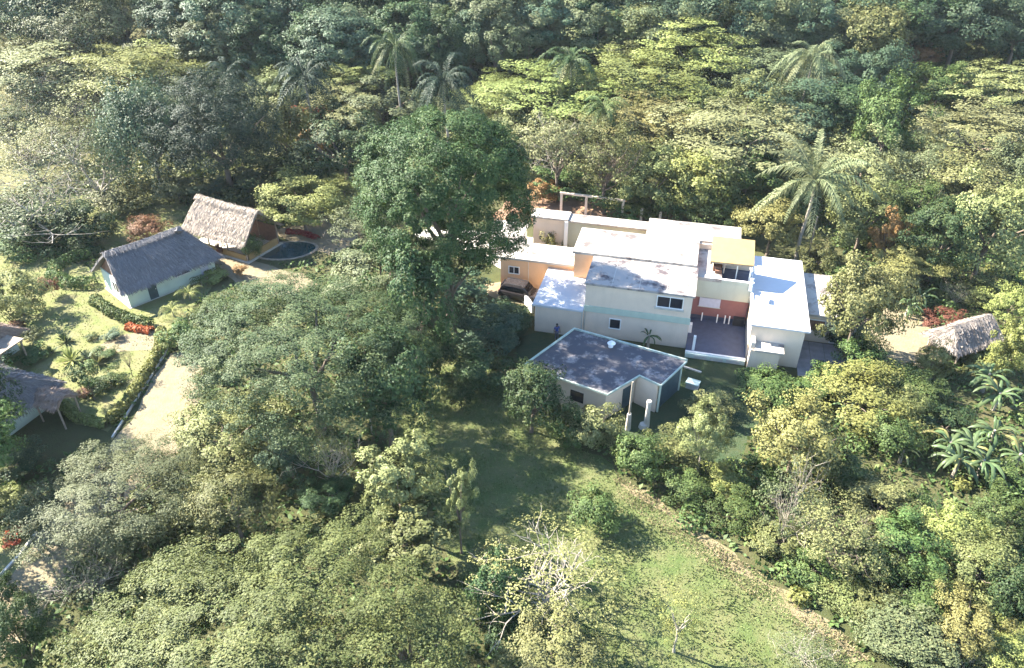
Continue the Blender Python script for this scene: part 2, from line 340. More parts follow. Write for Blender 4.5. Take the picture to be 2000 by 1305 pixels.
# ------------------------------------------------------------------ foliage
def leaves(P, N, L, Wd, rng, tint, fold=.25):
    n = len(P); N = N/(np.linalg.norm(N, axis=1)[:, None]+1e-9)
    T = np.cross(N, rng.normal(size=(n, 3))); T /= np.linalg.norm(T, axis=1)[:, None]+1e-9; B = np.cross(N, T)
    L = np.broadcast_to(L, (n,))[:, None]; Wd = np.broadcast_to(Wd, (n,))[:, None]
    V = np.stack([P-T*L/2, P+B*Wd/2+N*Wd*fold, P+T*L/2-N*L*.1, P-B*Wd/2+N*Wd*fold], 1).reshape(-1, 3)
    F = np.arange(4*n).reshape(-1, 4)
    return V, F, np.repeat(tint, 4)
def crown_mesh(name, seed, nc, nl, lf, cr=.24, flatten=.7, shell=(.72, 1.0), low=-.55, lobes=.16, up=.45, squash=None, spread=1., hang=0, skirt=0., boxy=2.):
    """leaf clumps spread through an uneven unit ellipsoid; lf = leaf length"""
    rng = np.random.default_rng(seed); lf *= .64; nl = int(nl*1.85)
    D = rng.normal(size=(nc*3, 3)); D /= np.linalg.norm(D, axis=1)[:, None]; D = D[D[:, 2] > low][:nc]; nc = len(D)
    ph = rng.uniform(0, 6.28, 6); k = rng.uniform(1.5, 3.5, 6)
    lob = sum(np.sin(k[i]*D[:, i % 3]*2+ph[i]+k[i-1]*D[:, (i+1) % 3]) for i in range(6))/6
    R = rng.uniform(*shell, nc)*(1+lobes*2*lob)
    inner = rng.random(nc) < .18; R[inner] *= rng.uniform(.45, .8, inner.sum())
    if boxy != 2: D = D/((np.hypot(D[:, 0], D[:, 1])**boxy+np.abs(D[:, 2])**boxy)**(1/boxy))[:, None]
    Cc = D*R[:, None]
    if squash: Cc[:, 2] = np.round(Cc[:, 2]/squash)*squash+rng.normal(0, squash*.12, nc)
    Cc[:, :2] *= (1+skirt*np.maximum(0, -Cc[:, 2]))[:, None]
    cs = cr*rng.uniform(.6, 1.35, nc)
    ci = np.repeat(np.arange(nc), nl); n = len(ci)
    Q = rng.normal(size=(n, 3)); Q /= np.linalg.norm(Q, axis=1)[:, None]
    Q2 = Q*rng.uniform(.35, 1.0, n)[:, None]**.6; Q2[:, 2] *= flatten
    P = Cc[ci]+Q2*cs[ci][:, None]*spread
    if hang: P[:, 2] -= rng.random(n)**1.5*hang
    N = Q*.55+D[ci]*.75+rng.normal(size=(n, 3))*.38; N[:, 2] += up
    tint = np.clip(rng.normal(.42, .17, n)+rng.normal(0, .13, nc)[ci], 0, 1)
    L = lf*rng.uniform(.65, 1.35, n)
    V, F, t = leaves(P, N, L, L*rng.uniform(.45, .7, n), rng, tint)
    return npmesh(name, V, F, None, t)
def limb_mesh(name, seed, n=7, thick=.05, reach=.75, bend=.25):
    """trunk with limbs; z 0 = ground, 1 = crown centre, radius in crown radii"""
    r = random.Random(seed); paths = []
    top = .62; j = lambda a: r.uniform(-a, a)
    tr = [(j(.02), j(.02), top*i/5) for i in range(6)]; paths.append((tr, [thick*(1.5 if i == 0 else 1.05-.09*i) for i in range(6)]))
    for i in range(n):
        a = 6.283*i/n+j(.35); z0 = top*r.uniform(.72, 1); e = reach*r.uniform(.6, 1.05); ze = r.uniform(.85, 1.35)
        P = [(tr[-1][0]*.6+e*math.cos(a)*t, tr[-1][1]*.6+e*math.sin(a)*t, z0+(ze-z0)*(t**(.7+bend))) for t in (0, .2, .4, .6, .8, 1)]
        P = [(x+j(.03), y+j(.03), z) for x, y, z in P]; paths.append((P, [thick*s for s in (.6, .5, .42, .33, .22, .08)]))
    return npmesh(name, *tubes(paths, 7), None)
def branch_mesh(name, seed, n1=7, n2=4, n3=4, th=.034, up=.55, zlow=-.9):
    """bare branching inside the unit sphere, rising from its lower pole"""
    r = random.Random(seed); paths = []
    def grow(p, d, ln, rad, lev):
        P = [p.copy()]; q = p.copy(); dd = d.copy(); k = 5
        for _ in range(k):
            dd = (dd+Vector((r.gauss(0, .22), r.gauss(0, .22), r.gauss(.05, .16)))).normalized(); q = q+dd*ln/k; P.append(q.copy())
        paths.append(([tuple(x) for x in P], [rad*(1-.75*i/k) for i in range(k+1)]))
        if lev < 3:
            for _ in range(n2 if lev == 1 else n3):
                i = r.randint(2, k); nd = (dd*.7+Vector((r.gauss(0, .6), r.gauss(0, .6), r.gauss(.25, .4)))).normalized()
                grow(P[i], nd, ln*r.uniform(.45, .7), rad*.5, lev+1)
    for i in range(n1):
        a = 6.283*i/n1+r.uniform(-.4, .4); e = r.uniform(.25, 1.1)
        grow(Vector((0, 0, zlow)), Vector((math.cos(a)*e, math.sin(a)*e, up+r.uniform(0, .6))).normalized(), r.uniform(.9, 1.25), th, 1)
    return npmesh(name, *tubes(paths, 4), None)

VAR = {}
def fam(key, n, fn): VAR[key] = [fn(i) for i in range(n)]
fam('dome', 3, lambda i: crown_mesh('dome_crown', 10+i, 120, 90, .085, .19, .8, (.8, 1.0), -.5, .10))
fam('round', 5, lambda i: crown_mesh('round_crown', 20+i, 95, 85, .085, .21, .75, (.66, 1.02), -.6, .22))
fam('rough', 4, lambda i: crown_mesh('rough_crown', 30+i, 70, 80, .095, .23, .85, (.5, 1.08), -.6, .3))
fam('med', 4, lambda i: crown_mesh('leafy_crown', 40+i, 48, 70, .125, .27, .8, (.55, 1.05), -.7, .26))
fam('small', 4, lambda i: crown_mesh('shrub_foliage', 50+i, 26, 55, .19, .33, .8, (.5, 1.0), -.6, .25))
fam('airy', 4, lambda i: crown_mesh('airy_crown', 60+i, 110, 38, .075, .20, .7, (.5, 1.05), -.5, .22))
fam('lay', 4, lambda i: crown_mesh('layered_crown', 70+i, 130, 56, .070, .20, .34, (.5, 1.05), -.3, .24, .7))
fam('tow', 3, lambda i: crown_mesh('clumped_crown', 80+i, 62, 90, .10, .17, 1.0, (.35, 1.05), -.8, .3))
fam('sparse', 3, lambda i: crown_mesh('sparse_leaves', 90+i, 75, 16, .075, .17, .6, (.6, 1.05), -.35, .2))
fam('haze', 3, lambda i: crown_mesh('thin_leaves', 120+i, 110, 12, .07, .20, .7, (.45, 1.05), -.5, .2))
fam('tufts', 2, lambda i: crown_mesh('leaf_tufts', 125+i, 110, 20, .055, .13, .5, (.75, 1.05), -.35, .2))
fam('weep', 1, lambda i: crown_mesh('weeping_crown', 95+i, 120, 80, .075, .20, .9, (.75, 1.0), -.3, .15, .1, None, 1., .55))
fam('hero_mango', 1, lambda i: crown_mesh('mango_crown', 101, 560, 125, .040, .115, .9, (.85, 1.0), -.9, .05, skirt=.25, boxy=2.6))
fam('hero_umb', 1, lambda i: crown_mesh('spreading_crown', 102, 560, 110, .030, .10, .7, (.76, 1.02), -.8, .09, skirt=.35, boxy=2.3))
fam('hero_low', 1, lambda i: crown_mesh('lumpy_crown', 103, 560, 150, .023, .078, .8, (.62, 1.04), -.3, .14))
fam('hero_airy', 1, lambda i: crown_mesh('fine_crown', 104, 320, 100, .036, .13, .7, (.6, 1.04), -.5, .16))
TRUNK = [limb_mesh('trunk', 200+i, 6+i, .045+.01*(i % 2)) for i in range(4)]
STEM = [limb_mesh('stem', 210+i, 5, .035, .6) for i in range(2)]
BR = [branch_mesh('branches', 220+i, 8, 5, 4, .022) for i in range(3)]
BRT = [branch_mesh('twigs', 230+i, 9, 5, 4, .016, .7) for i in range(2)]
cnt = {}
rng0 = random.Random(5)
def plant(kind, mat, u, v, w, h, label, name=None, cat=None, clear=None, group=None, trunk='bark', pos=None, lean=0, bmat=None, leafk=None):
    """a tree or shrub whose crown is centred at photo (u, v) and spans w x h photo pixels"""
    shrub = kind in ('small', 'med', 'twig')
    rz = 1.
    p = None
    for _ in range(6):
        tc = clear if clear is not None else (0.0 if shrub else .5*rz)
        zc = tc+rz*(.92 if shrub else 1)
        p = at(u, v, zc); s = FPX/depth(p); r = w/2/s*(.95 if v > 440 or w >= 300 else 1.18 if v > 30 else 1)
        q = math.atan2(HC-p.z, p.y); a = h/2/s*(.95 if v > 440 or w >= 300 else 1.1)
        x = a*a-(r*math.sin(q))**2
        rz = math.sqrt(max(x, 0))/math.cos(q) if x > 0 else .3*r
        rz = min(max(rz, .42*r), 1.9*r)
    zc = (clear if clear is not None else (0.0 if shrub else .5*rz))+rz*(.92 if shrub else 1)
    base = (p.x, p.y, p.z-zc)
    name = name or ('shrub' if shrub else 'leafy_tree'); cat = cat or ('shrub' if shrub else 'tree')
    i = cnt[kind] = cnt.get(kind, -1)+1
    t = thing(name, label, cat, base, rng0.uniform(0, 6.28), group)
    cr = 'foliage' if shrub else 'crown'
    if kind in ('bare', 'twig'):
        ck = leafk or 'sparse'
        bb = (BR if kind == 'bare' else BRT); child('branches', bb[i % len(bb)], t, M[bmat or 'palebark'], (0, 0, zc), (0, 0, 0), (r, r, rz))
        if kind == 'bare': child('trunk', TRUNK[i % 4], t, M[bmat or 'palebark'], (0, 0, 0), (0, 0, 0), (r*.8, r*.8, zc*.35))
        vs = VAR[ck]; child(cr, vs[i % len(vs)], t, LF[mat], (0, 0, zc), (0, 0, 0), (r, r, rz))
    else:
        if kind == 'airy': child('branches', BR[i % 3], t, M[bmat or 'bark'], (0, 0, zc), (0, 0, 0), (r*.9, r*.9, rz*.9))
        vs = VAR[kind]
        child(cr, vs[i % len(vs)], t, LF[mat], (0, 0, zc), (rng0.uniform(-.1, .1), rng0.uniform(-.1, .1), rng0.uniform(0, 6)), (r, r*rng0.uniform(.92, 1.08), rz))
        tm = STEM[i % 2] if shrub else TRUNK[i % 4]
        child('stem' if shrub else 'trunk', tm, t, M[trunk], (0, 0, -.05), (0, 0, 0), (r, r, zc+.05))
    return t
# ------------------------------------------------------------------ the white house (local frame: X along its front, Y to the back)
HA = -math.radians(14.2); HO = (6.55, 59.09, 0)
hexv = Vector((math.cos(HA), math.sin(HA), 0)); heyv = Vector((-math.sin(HA), math.cos(HA), 0))
def hl(x, y, z=0.): return Vector(HO)+hexv*x+heyv*y+Vector((0, 0, z))
house = thing('white_house', 'rambling flat-roofed cream and white house with two storeys and several wings', 'house', HO, HA)
def part(name, mat, *boxes, parent=None, bevel=0):
    bm = bmesh.new()
    for b in boxes: box(bm, *b)
    return build(name, bm, M[mat], parent or house, bevel=bevel)
def window(x0, x1, z0, z1, yf, parent, mull=1, ft=.07, glass='glass', name='window'):
    """a framed window on a wall whose face is at y = yf (looking along -y)"""
    bs = [(x0-ft, x1+ft, yf-.07, yf+.02, z1, z1+ft), (x0-ft, x1+ft, yf-.10, yf+.02, z0-ft, z0), (x0-ft, x0, yf-.07, yf+.02, z0, z1), (x1, x1+ft, yf-.07, yf+.02, z0, z1)]
    for k in range(1, mull+1):
        xm = x0+(x1-x0)*k/(mull+1); bs.append((xm-.03, xm+.03, yf-.06, yf+.02, z0, z1))
    w = part(name, 'white', *bs, parent=parent)
    for k in range(mull+1):
        a = x0+(x1-x0)*k/(mull+1); b = x0+(x1-x0)*(k+1)/(mull+1)
        part('pane', glass, (a+.03, b-.03, yf-.035, yf-.004, z0, z1), parent=w)
    return w
# two-storey front block
part('wall', 'cream', (0, 9.4, .2, 5.22, -.2, 5.42))
part('roof', 'roofstain', (-.12, 9.58, 0, 5.22, 5.423, 5.62))
part('band', 'band', (-.06, 9.46, .08, .198, 2.62, 3.22))
window(6.4, 8.6, 4.1, 5.1, .197, house, 1); part('window_ledge', 'concrete', (6.2, 8.8, .02, .196, 3.86, 4.02))
window(2.4, 3.35, 1.15, 2.1, .197, house, 0)
part('rain_pipe', 'concrete', (.02, .12, .1, .197, 0, 2.6))
# rear upper block and its roof
part('wall', 'peach', (-1.95, 9.3, 5.23, 10.2, -.2, 5.6))
part('roof', 'roofwhite', (-2.15, 9.42, 5.235, 10.45, 5.603, 5.84), (4.2, 13.3, 10.455, 14.3, 5.62, 5.84))
part('wall', 'cream', (4.4, 13.1, 10.21, 14.1, -.2, 5.615))
# sunk terrace bay between block and wing
part('wall', 'greygreen', (9.41, 14.5, 4.55, 5.2, 3.0, 4.75))
part('wall', 'red', (9.41, 14.5, 4.75, 5.2, .95, 2.997))
part('wall', 'slate', (9.41, 14.5, 4.85, 5.2, -.2, .947))
part('roof', 'roofwhite', (9.425, 11.75, 4.5, 10.45, 4.76, 5.1))
part('terrace_floor', 'slate', (11.76, 14.5, 5.21, 8.4, 4.1, 4.3))
part('parapet', 'greygreen', (11.76, 14.5, 4.56, 4.7, 4.76, 5.02)); part('parapet_cap', 'white', (11.77, 14.6, 4.52, 4.74, 5.023, 5.10))
part('post', 'white', (14.2, 14.5, 4.40, 4.515, 4.3, 5.6)); part('post', 'white', (13.0, 13.1, 6.2, 6.3, 4.3, 6.4)); 
w = part('shutter', 'shutter', (10.1, 12.0, 4.66, 4.747, 1.95, 2.9))
part('shutter_frame', 'greygreen', (10.02, 12.08, 4.69, 4.748, 1.87, 1.947), parent=w)
for x in (10.5, 11.9, 12.6, 13.0): part('veranda_post', 'white', (x, x+.1, 4.45, 4.55, .5, 1.35))
part('cabinet', 'dark', (13.4, 14.4, 4.3, 4.845, .5, 1.3))
part('terrace', 'slate', (9.42, 14.58, -.85, 4.84, -.2, .5))
part('terrace_edge', 'white', (9.40, 14.59, -1.02, -.853, .2, .56)); part('terrace_wall', 'mint', (9.41, 14.585, -1.2, -1.022, -.2, .44))
for x in (10.2, 11.6, 13.0): part('panel', 'concrete', (x, x+1.1, -1.25, -1.202, .05, .36))
part('post', 'white', (9.95, 10.17, -.7, -.48, .5, 2.0))
part('wall_box', 'white', (9.43, 9.75, 2.1, 2.6, .5, 1.35))
# white wing on the right
part('wall', 'cream', (14.6, 19.0, -.45, 11.8, -.2, 3.85))
part('roof', 'roofblue', (14.45, 19.35, -.75, 12.1, 3.853, 4.02))
part('roof_kerb', 'white', (14.46, 14.66, 3.4, 11.9, 4.022, 4.20))
part('water_tank', 'white', (15.3, 16.0, 3.0, 3.9, 4.022, 4.42))
part('wall', 'cream', (14.75, 17.2, -1.75, -.453, -.2, 2.12)); part('roof', 'roofwhite', (15.1, 17.5, -2.0, -.455, 2.123, 2.3)); part('wall', 'concrete', (14.74, 15.08, -1.6, -.456, 2.123, 2.75))
# lean-to with the yellow sheet on the upper terrace
bm = bmesh.new()
prism(bm, [(10.55, 5.5), (14.4, 5.6), (14.3, 8.3), (10.5, 8.3)], [6.25, 6.25, 7.45, 7.45], [6.31, 6.31, 7.51, 7.51]); build('roof_sheet', bm, M['tan'], house)
part('roof_beam', 'timber', (10.6, 14.3, 5.62, 5.75, 6.08, 6.22))
bm = bmesh.new(); v = [(10.62, 5.7), (10.62, 8.2)]
prism(bm, [(10.56, 5.8), (10.72, 5.8), (10.72, 8.25), (10.56, 8.25)], 5.85, [6.3, 6.3, 7.38, 7.38]); build('end_wall', bm, M['brown'], house)
part('back_wall', 'cream', (10.73, 14.3, 8.28, 8.45, 4.3, 7.42))
part('post', 'white', (14.15, 14.3, 5.7, 5.85, 4.3, 6.2)); part('post', 'timber', (11.8, 11.92, 5.65, 5.77, 5.12, 6.2))
part('stored_timber', 'brown', (10.9, 11.6, 5.9, 7.4, 5.11, 5.6), (11.1, 11.7, 5.5, 6.9, 5.11, 5.4))
for x in (2.3, 4.7, 7.1): part('roof_seam', 'concrete', (x-.02, x+.02, .05, 5.15, 5.621, 5.632))
for x in (.8, 3.7, 6.6): part('roof_seam', 'concrete', (x-.02, x+.02, 5.3, 10.4, 5.841, 5.852))
for y in (2.2, 5.4, 8.6): part('roof_seam', 'concrete', (14.7, 19.3, y-.02, y+.02, 4.021, 4.032))
# low white-roofed room on the left
part('wall', 'cream', (-4.5, -.01, -.35, 6.5, -.2, 2.85)); part('roof', 'roofblue', (-4.7, -.02, -.6, 6.55, 2.853, 3.05))
part('rain_pipe', 'concrete', (-.16, -.06, -.44, -.355, 0, 2.8))
# right annexe with louvred window and dark gate
part('wall', 'cream', (19.01, 22.0, 4.2, 11.5, -.2, 2.8)); part('roof', 'roofwhite', (19.36, 22.3, 3.9, 11.7, 2.803, 3.0))
w = part('window', 'white', (19.3, 21.3, 4.12, 4.197, 1.15, 1.22), (19.3, 21.3, 4.12, 4.197, 2.3, 2.37), (19.24, 19.32, 4.13, 4.197, 1.15, 2.37), (21.28, 21.36, 4.13, 4.197, 1.15, 2.37)); part('pane', 'brown', (19.33, 21.27, 4.15, 4.198, 1.222, 2.298), parent=w)
g = part('gate', 'white', (22.02, 22.12, 4.25, 4.35, 0, 2.5), (23.9, 24.0, 4.25, 4.35, 0, 2.5), (22.12, 23.9, 4.25, 4.35, 2.4, 2.5), (22.12, 23.9, 4.25, 4.35, 0, .1))
part('gate_leaf', 'darkgreen', (22.125, 23.0, 4.28, 4.32, .105, 2.395), parent=g); part('gate_leaf', 'darkgreen', (23.02, 23.895, 4.28, 4.32, .105, 2.395), parent=g)
pav = thing('paved_yard', 'grey paved yard at the right end of the white house', 'paving', HO, HA); pav['kind'] = 'structure'; del pav['category']
for i in range(4):
    for j in range(4): part('slab', 'paving', (19.05+i*1.25, 20.27+i*1.25, -1.6+j*1.42, -.2+j*1.42, -.1, .03), parent=pav)
# ------------------------------------------------------------------ peach outbuilding, rear white building, garden walls
ob = thing('peach_outbuilding', 'peach-walled outbuilding with a flat white roof beside the car', 'building', HO, HA)
part('wall', 'peach', (-9.6, -2.2, 6.56, 9.7, -.2, 3.5), parent=ob); part('roof', 'roofwhite', (-9.8, -2.17, 6.3, 9.95, 3.503, 3.72), parent=ob)
part('wall_joint', 'cream', (-6.75, -6.68, 6.52, 6.557, 0, 3.5), parent=ob)
window(-8.7, -7.7, 1.9, 2.6, 6.557, ob, 1)
rb = thing('rear_building', 'long low white-topped building behind the courtyard', 'building', HO, HA)
part('wall', 'cream', (-8.5, -4.75, 16.5, 18.0, -.2, 3.5), parent=rb); part('roof', 'roofwhite', (-8.8, -4.6, 16.2, 18.3, 3.503, 3.7), parent=rb)
part('wall', 'greygreen', (-4.74, 11, 16.6, 18.0, -.2, 3.3), parent=rb); part('roof', 'roofwhite', (-4.72, 11.2, 16.4, 18.3, 3.303, 3.5), parent=rb)
part('pillar', 'white', (-4.95, -4.55, 16.1, 16.195, 0, 3.5), parent=rb)
sh = thing('white_shed', 'low white-roofed shed half hidden by the huge dome tree', 'shed', HO, HA)
part('wall', 'white', (-12.5, -9.2, 12.6, 16.4, -.2, 2.5), parent=sh); part('roof', 'roofwhite', (-12.8, -8.9, 12.3, 16.45, 2.503, 2.7), parent=sh)
part('door', 'slate', (-10.1, -9.4, 12.52, 12.597, 0, 2.0), parent=sh)
cw = thing('courtyard_wall', 'low grey-capped courtyard wall behind the peach outbuilding', 'wall', HO, HA)
part('wall', 'white', (-9.3, -2.4, 10.5, 10.75, -.1, 1.5), parent=cw); part('coping', 'concrete', (-9.35, -2.35, 10.45, 10.8, 1.503, 1.62), parent=cw)
yw = thing('yard_wall', 'short white garden wall curving down beside the parked car', 'wall')
bm = bmesh.new(); q = PX((1000,575),(1018,585),(1030,598),(1040,612))
for a, b in zip(q[:-1], q[1:]):
    a = Vector(a); b = Vector(b); n = Vector((-(b-a).y, (b-a).x)).normalized()*.1; prism(bm, [tuple(a-n), tuple(b-n), tuple(b+n), tuple(a+n)], -.1, 1.0)
build('wall', bm, M['white'], yw)
cf = thing('concrete_pergola', 'unfinished cream concrete pergola of posts and a beam behind the house', 'pergola', HO, HA)
for x, y in ((-7.1, 25.6), (-4.05, 25.45), (.35, 25.2), (2.6, 25.1), (4.8, 25.0)): part('post', 'cream', (x-.14, x+.14, y-.14, y+.14, -.1, 2.5 if x < 1 else 1.8), parent=cf)
bm = bmesh.new(); prism(bm, [(-7.3, 25.46), (.55, 25.04), (.57, 25.34), (-7.28, 25.78)], 2.503, 2.70); build('beam', bm, M['cream'], cf)
# ------------------------------------------------------------------ dark-roofed annex in front (plan in ground coordinates)
an = thing('annex', 'small annex with a pale-edged flat roof coloured with dappled shade in front of the house', 'building')
RP = [(.9, 50.3), (5.4, 55.7), (14.4, 51.0), (11.7, 47.7), (10.2, 49.0), (7.4, 46.6)]
ctr = Vector((7.5, 50.8))
def inset(P, d):
    out = []; n = len(P)
    for i in range(n):
        a, b, c = Vector(P[i-1]), Vector(P[i]), Vector(P[(i+1) % n]); n1 = Vector(((b-a).y, -(b-a).x)).normalized(); n2 = Vector(((c-b).y, -(c-b).x)).normalized()
        m_ = (n1+n2).normalized(); q = b+m_*d/max(.35, m_.dot(n1)); out.append((q.x, q.y))
    return out
ins = inset(RP, .12)
bm = bmesh.new(); prism(bm, RP, 2.78, 2.95); build('roof', bm, M['edge'], an)
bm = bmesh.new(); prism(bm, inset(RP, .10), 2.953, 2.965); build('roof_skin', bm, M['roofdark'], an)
for i in (0, 1):
    a, b = Vector(RP[i]), Vector(RP[i+1]); a2, b2 = Vector(ins[i]), Vector(ins[i+1])
    bm = bmesh.new(); prism(bm, [tuple(a), tuple(b), tuple(b2), tuple(a2)], 2.953, 3.12); build('roof_edge', bm, M['edge'], an)
WP = inset(RP, .38)
bm = bmesh.new(); prism(bm, [WP[0], WP[1], (12.2, 51.55), (10.6, 49.55), WP[4], WP[5]], -.2, 2.777); build('wall', bm, M['cream'], an)
bm = bmesh.new(); a, b, c_, d_ = Vector(WP[4]), Vector((11.55, 48.0)), Vector((11.7, 48.2)), Vector((10.3, 49.6)); prism(bm, [(10.02, 49.22), (11.5, 47.95), (11.63, 48.1), (10.6, 49.545)], -.2, 2.776); build('wall', bm, M['cream'], an)
for x, y in ((13.95, 50.9), (11.75, 48.05)):
    bm = bmesh.new(); cyl(bm, x, y, -.1, 2.775, .09); build('post', bm, M['mint'], an)
bm = bmesh.new(); prism(bm, [(11.66, 48.17), (12.2, 48.8), (12.2, 51.5), (10.65, 49.58)], -.05, .04); build('carport_floor', bm, M['slate'], an)
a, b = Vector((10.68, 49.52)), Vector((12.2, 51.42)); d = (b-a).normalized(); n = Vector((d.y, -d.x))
bm = bmesh.new(); prism(bm, [tuple(a+n*.03), tuple(a+n*.08), tuple(b+n*.08), tuple(b+n*.03)], .05, 2.7); build('carport_shade_panel', bm, M['darkgreen'], an)  # dark panel on the carport wall, put in for its deep shade
bm = bmesh.new(); a2, b2 = Vector((11.72, 48.25)), Vector((13.85, 50.75)); n2 = Vector((.02, -.02)); prism(bm, [tuple(a2), tuple(a2+n2), tuple(b2+n2), tuple(b2)], .05, 2.6); build('carport_shade_sheet', bm, M['darkgreen'], an)  # dark sheet added across the open carport side to read as shade
# door in the face between notch and front corner
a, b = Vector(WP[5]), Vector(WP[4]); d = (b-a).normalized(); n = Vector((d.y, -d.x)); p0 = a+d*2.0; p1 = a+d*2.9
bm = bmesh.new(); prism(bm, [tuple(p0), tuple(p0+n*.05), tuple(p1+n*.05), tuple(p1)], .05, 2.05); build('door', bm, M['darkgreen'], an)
p0 = Vector(WP[0]).lerp(Vector(WP[5]), .55); p1 = Vector(WP[0]).lerp(Vector(WP[5]), .72); d = (p1-p0).normalized(); n = Vector((d.y, -d.x))
bm = bmesh.new(); prism(bm, [tuple(p0), tuple(p0+n*.05), tuple(p1+n*.05), tuple(p1)], .9, 1.9); build('window', bm, M['glass'], an)
# roof ventilator: squat drum with a tilted hood
rv = thing('roof_ventilator', 'small white hooded ventilator standing on the dark annex roof', 'ventilator', (8.3, 53.0, 2.97))
bm = bmesh.new(); cyl(bm, 0, 0, 0, .35, .22, .2, 12); build('drum', bm, M['white'], rv)
bm = bmesh.new(); cyl(bm, .05, 0, .352, .55, .36, .12, 12); build('hood', bm, M['white'], rv)

# ------------------------------------------------------------------ thatched huts
def straw(paths_fn, n, seed, L=.42, w=.017, lift=.035):
    """straw lengths laid down the slope; paths_fn(r, n) -> points, downslope vectors, normals"""
    r = np.random.default_rng(seed); P, D, N = paths_fn(r, n); n = len(P)
    D = D+r.normal(size=(n, 3))*.10; D /= np.linalg.norm(D, axis=1)[:, None]; B = np.cross(N, D); B /= np.linalg.norm(B, axis=1)[:, None]
    l = L*r.uniform(.6, 1.4, n)[:, None]; k = (w*r.uniform(.6, 1.6, n))[:, None]; Q = P+N*(r.uniform(.0, lift, n))[:, None]
    V = np.stack([Q-B*k, Q+B*k, Q+D*l+B*k*.5+N*r.uniform(-.03, lift, n)[:, None], Q+D*l-B*k*.5+N*r.uniform(-.03, lift, n)[:, None]], 1).reshape(-1, 3)
    return V, np.arange(4*n).reshape(-1, 4), np.repeat(np.clip(r.normal(.45, .25, n), 0, 1), 4)
def thatch_roof(parent, L, hw, zr, ze, mat, seed, hip0=0., hip1=0., n=5200, over=.5):
    """ridge along local x from 0 to L; hips shorten the ridge at either end"""
    # quads: front, back, ends
    e0, e1 = -over, L+over; r0, r1 = hip0, L-hip1
    A = [np.array(p, float) for p in ((r0, 0, zr), (r1, 0, zr), (e1, -hw, ze), (e0, -hw, ze))]
    Bq = [np.array(p, float) for p in ((r1, 0, zr), (r0, 0, zr), (e0, hw, ze), (e1, hw, ze))]
    faces = [A, Bq]
    if hip1: faces.append([np.array(p, float) for p in ((r1, 0, zr), (r1, 0, zr), (e1, hw, ze), (e1, -hw, ze))])
    if hip0: faces.append([np.array(p, float) for p in ((r0, 0, zr), (r0, 0, zr), (e0, -hw, ze), (e0, hw, ze))])
    def surf(f, s, t):
        top = f[0]*(1-s)+f[1]*s; bot = f[3]*(1-s)+f[2]*s
        p = top*(1-t)+bot*t; p = p.copy(); p[2] += -.22*math.sin(math.pi*t)*0+.12*math.sin(math.pi*min(1, t*1.2)) + .05*math.sin(s*9+seed)-.10*math.sin(math.pi*s)*(1-t); return p
    bm = bmesh.new()
    for f in faces:
        ns, ntt = 14, 8; G = [[bm.verts.new(surf(f, i/ns, j/ntt)) for i in range(ns+1)] for j in range(ntt+1)]
        for j in range(ntt):
            for i in range(ns):
                try: bm.faces.new((G[j][i], G[j+1][i], G[j+1][i+1], G[j][i+1]))
                except ValueError: pass
    bmesh.ops.remove_doubles(bm, verts=bm.verts[:], dist=.02)
    ret = bmesh.ops.solidify(bm, geom=bm.faces[:], thickness=.18)
    roof = build('thatch_roof', bm, M[mat], parent)
    VV, FF, TT = [], [], []; o = 0
    area = [np.linalg.norm(np.cross(f[2]-f[0], f[3]-f[1]))/2 for f in faces]
    for f, ar in zip(faces, area):
        nn = int(n*ar/sum(area))
        def fn(r, k, f=f):
            S_ = r.random(k); Tt = np.concatenate([r.random(k-k//5)**.8*1.0-.05, 1-r.random(k//5)*.12]); P = np.array([surf(f, s, t) for s, t in zip(S_, Tt)])
            D = np.array([surf(f, s, min(1, t+.05))-surf(f, s, t-.02) for s, t in zip(S_, Tt)]); D /= np.linalg.norm(D, axis=1)[:, None]
            Nn = np.cross(f[3]-f[0], f[1]-f[0]+f[2]-f[3]); Nn /= np.linalg.norm(Nn); Nn = Nn if Nn[2] > 0 else -Nn
            return P, D, np.tile(Nn, (k, 1))+0*P
        V, F, t = straw(fn, nn, seed+o % 97); VV.append(V); FF.append(F+o); TT.append(t); o += len(V)
    def ridge(r, k):
        x = r.uniform(r0-.2, r1+.2, k); sgn = r.choice([-1., 1.], k); P = np.stack([x, r.normal(0, .08, k), zr+.10-.10*np.sin(np.pi*(x-r0)/(r1-r0))+r.uniform(0, .08, k)], 1)
        D = np.stack([r.normal(0, .25, k), sgn*.8, -.55+0*x], 1); return P, D, np.tile([0, 0, 1.], (k, 1))
    V, F, t = straw(ridge, n//7, seed+5, .55); VV.append(V); FF.append(F+o); TT.append(np.clip(t+.15, 0, 1))
    st = child('straw', npmesh('straw', np.concatenate(VV), np.concatenate(FF), None, np.concatenate(TT)), roof, M[mat]); st['kind'] = 'stuff'
    return roof
# grey hut: gable at its near left end, hip at the far end
hut = thing('thatched_hut', 'long mint-walled hut with a grey thatched roof in the garden', 'hut', (-39.35, 65.75, 0), math.radians(47))
part('wall', 'mint', (0, 9.2, -2.75, 2.75, -.1, 2.45), parent=hut)
bm = bmesh.new(); prism(bm, [(.12, -2.7), (.28, -2.7), (.28, 2.7), (.12, 2.7)], 2.455, [2.5, 2.5, 2.5, 2.5])
for v_ in list(bm.verts): bm.verts.remove(v_)
tri = [(-2.7, 2.45), (2.7, 2.45), (0, 4.5)]; a_ = [bm.verts.new((.1, y, z)) for y, z in tri]; b_ = [bm.verts.new((.3, y, z)) for y, z in tri]
bm.faces.new(a_[::-1]); bm.faces.new(b_)
for i in range(3): bm.faces.new((a_[i], a_[(i+1) % 3], b_[(i+1) % 3], b_[i]))
build('gable', bm, M['brown'], hut)
thatch_roof(hut, 9.2, 3.45, 5.0, 2.12, 'thatchgrey', 3, 0.0, 1.6, 17000, .75)
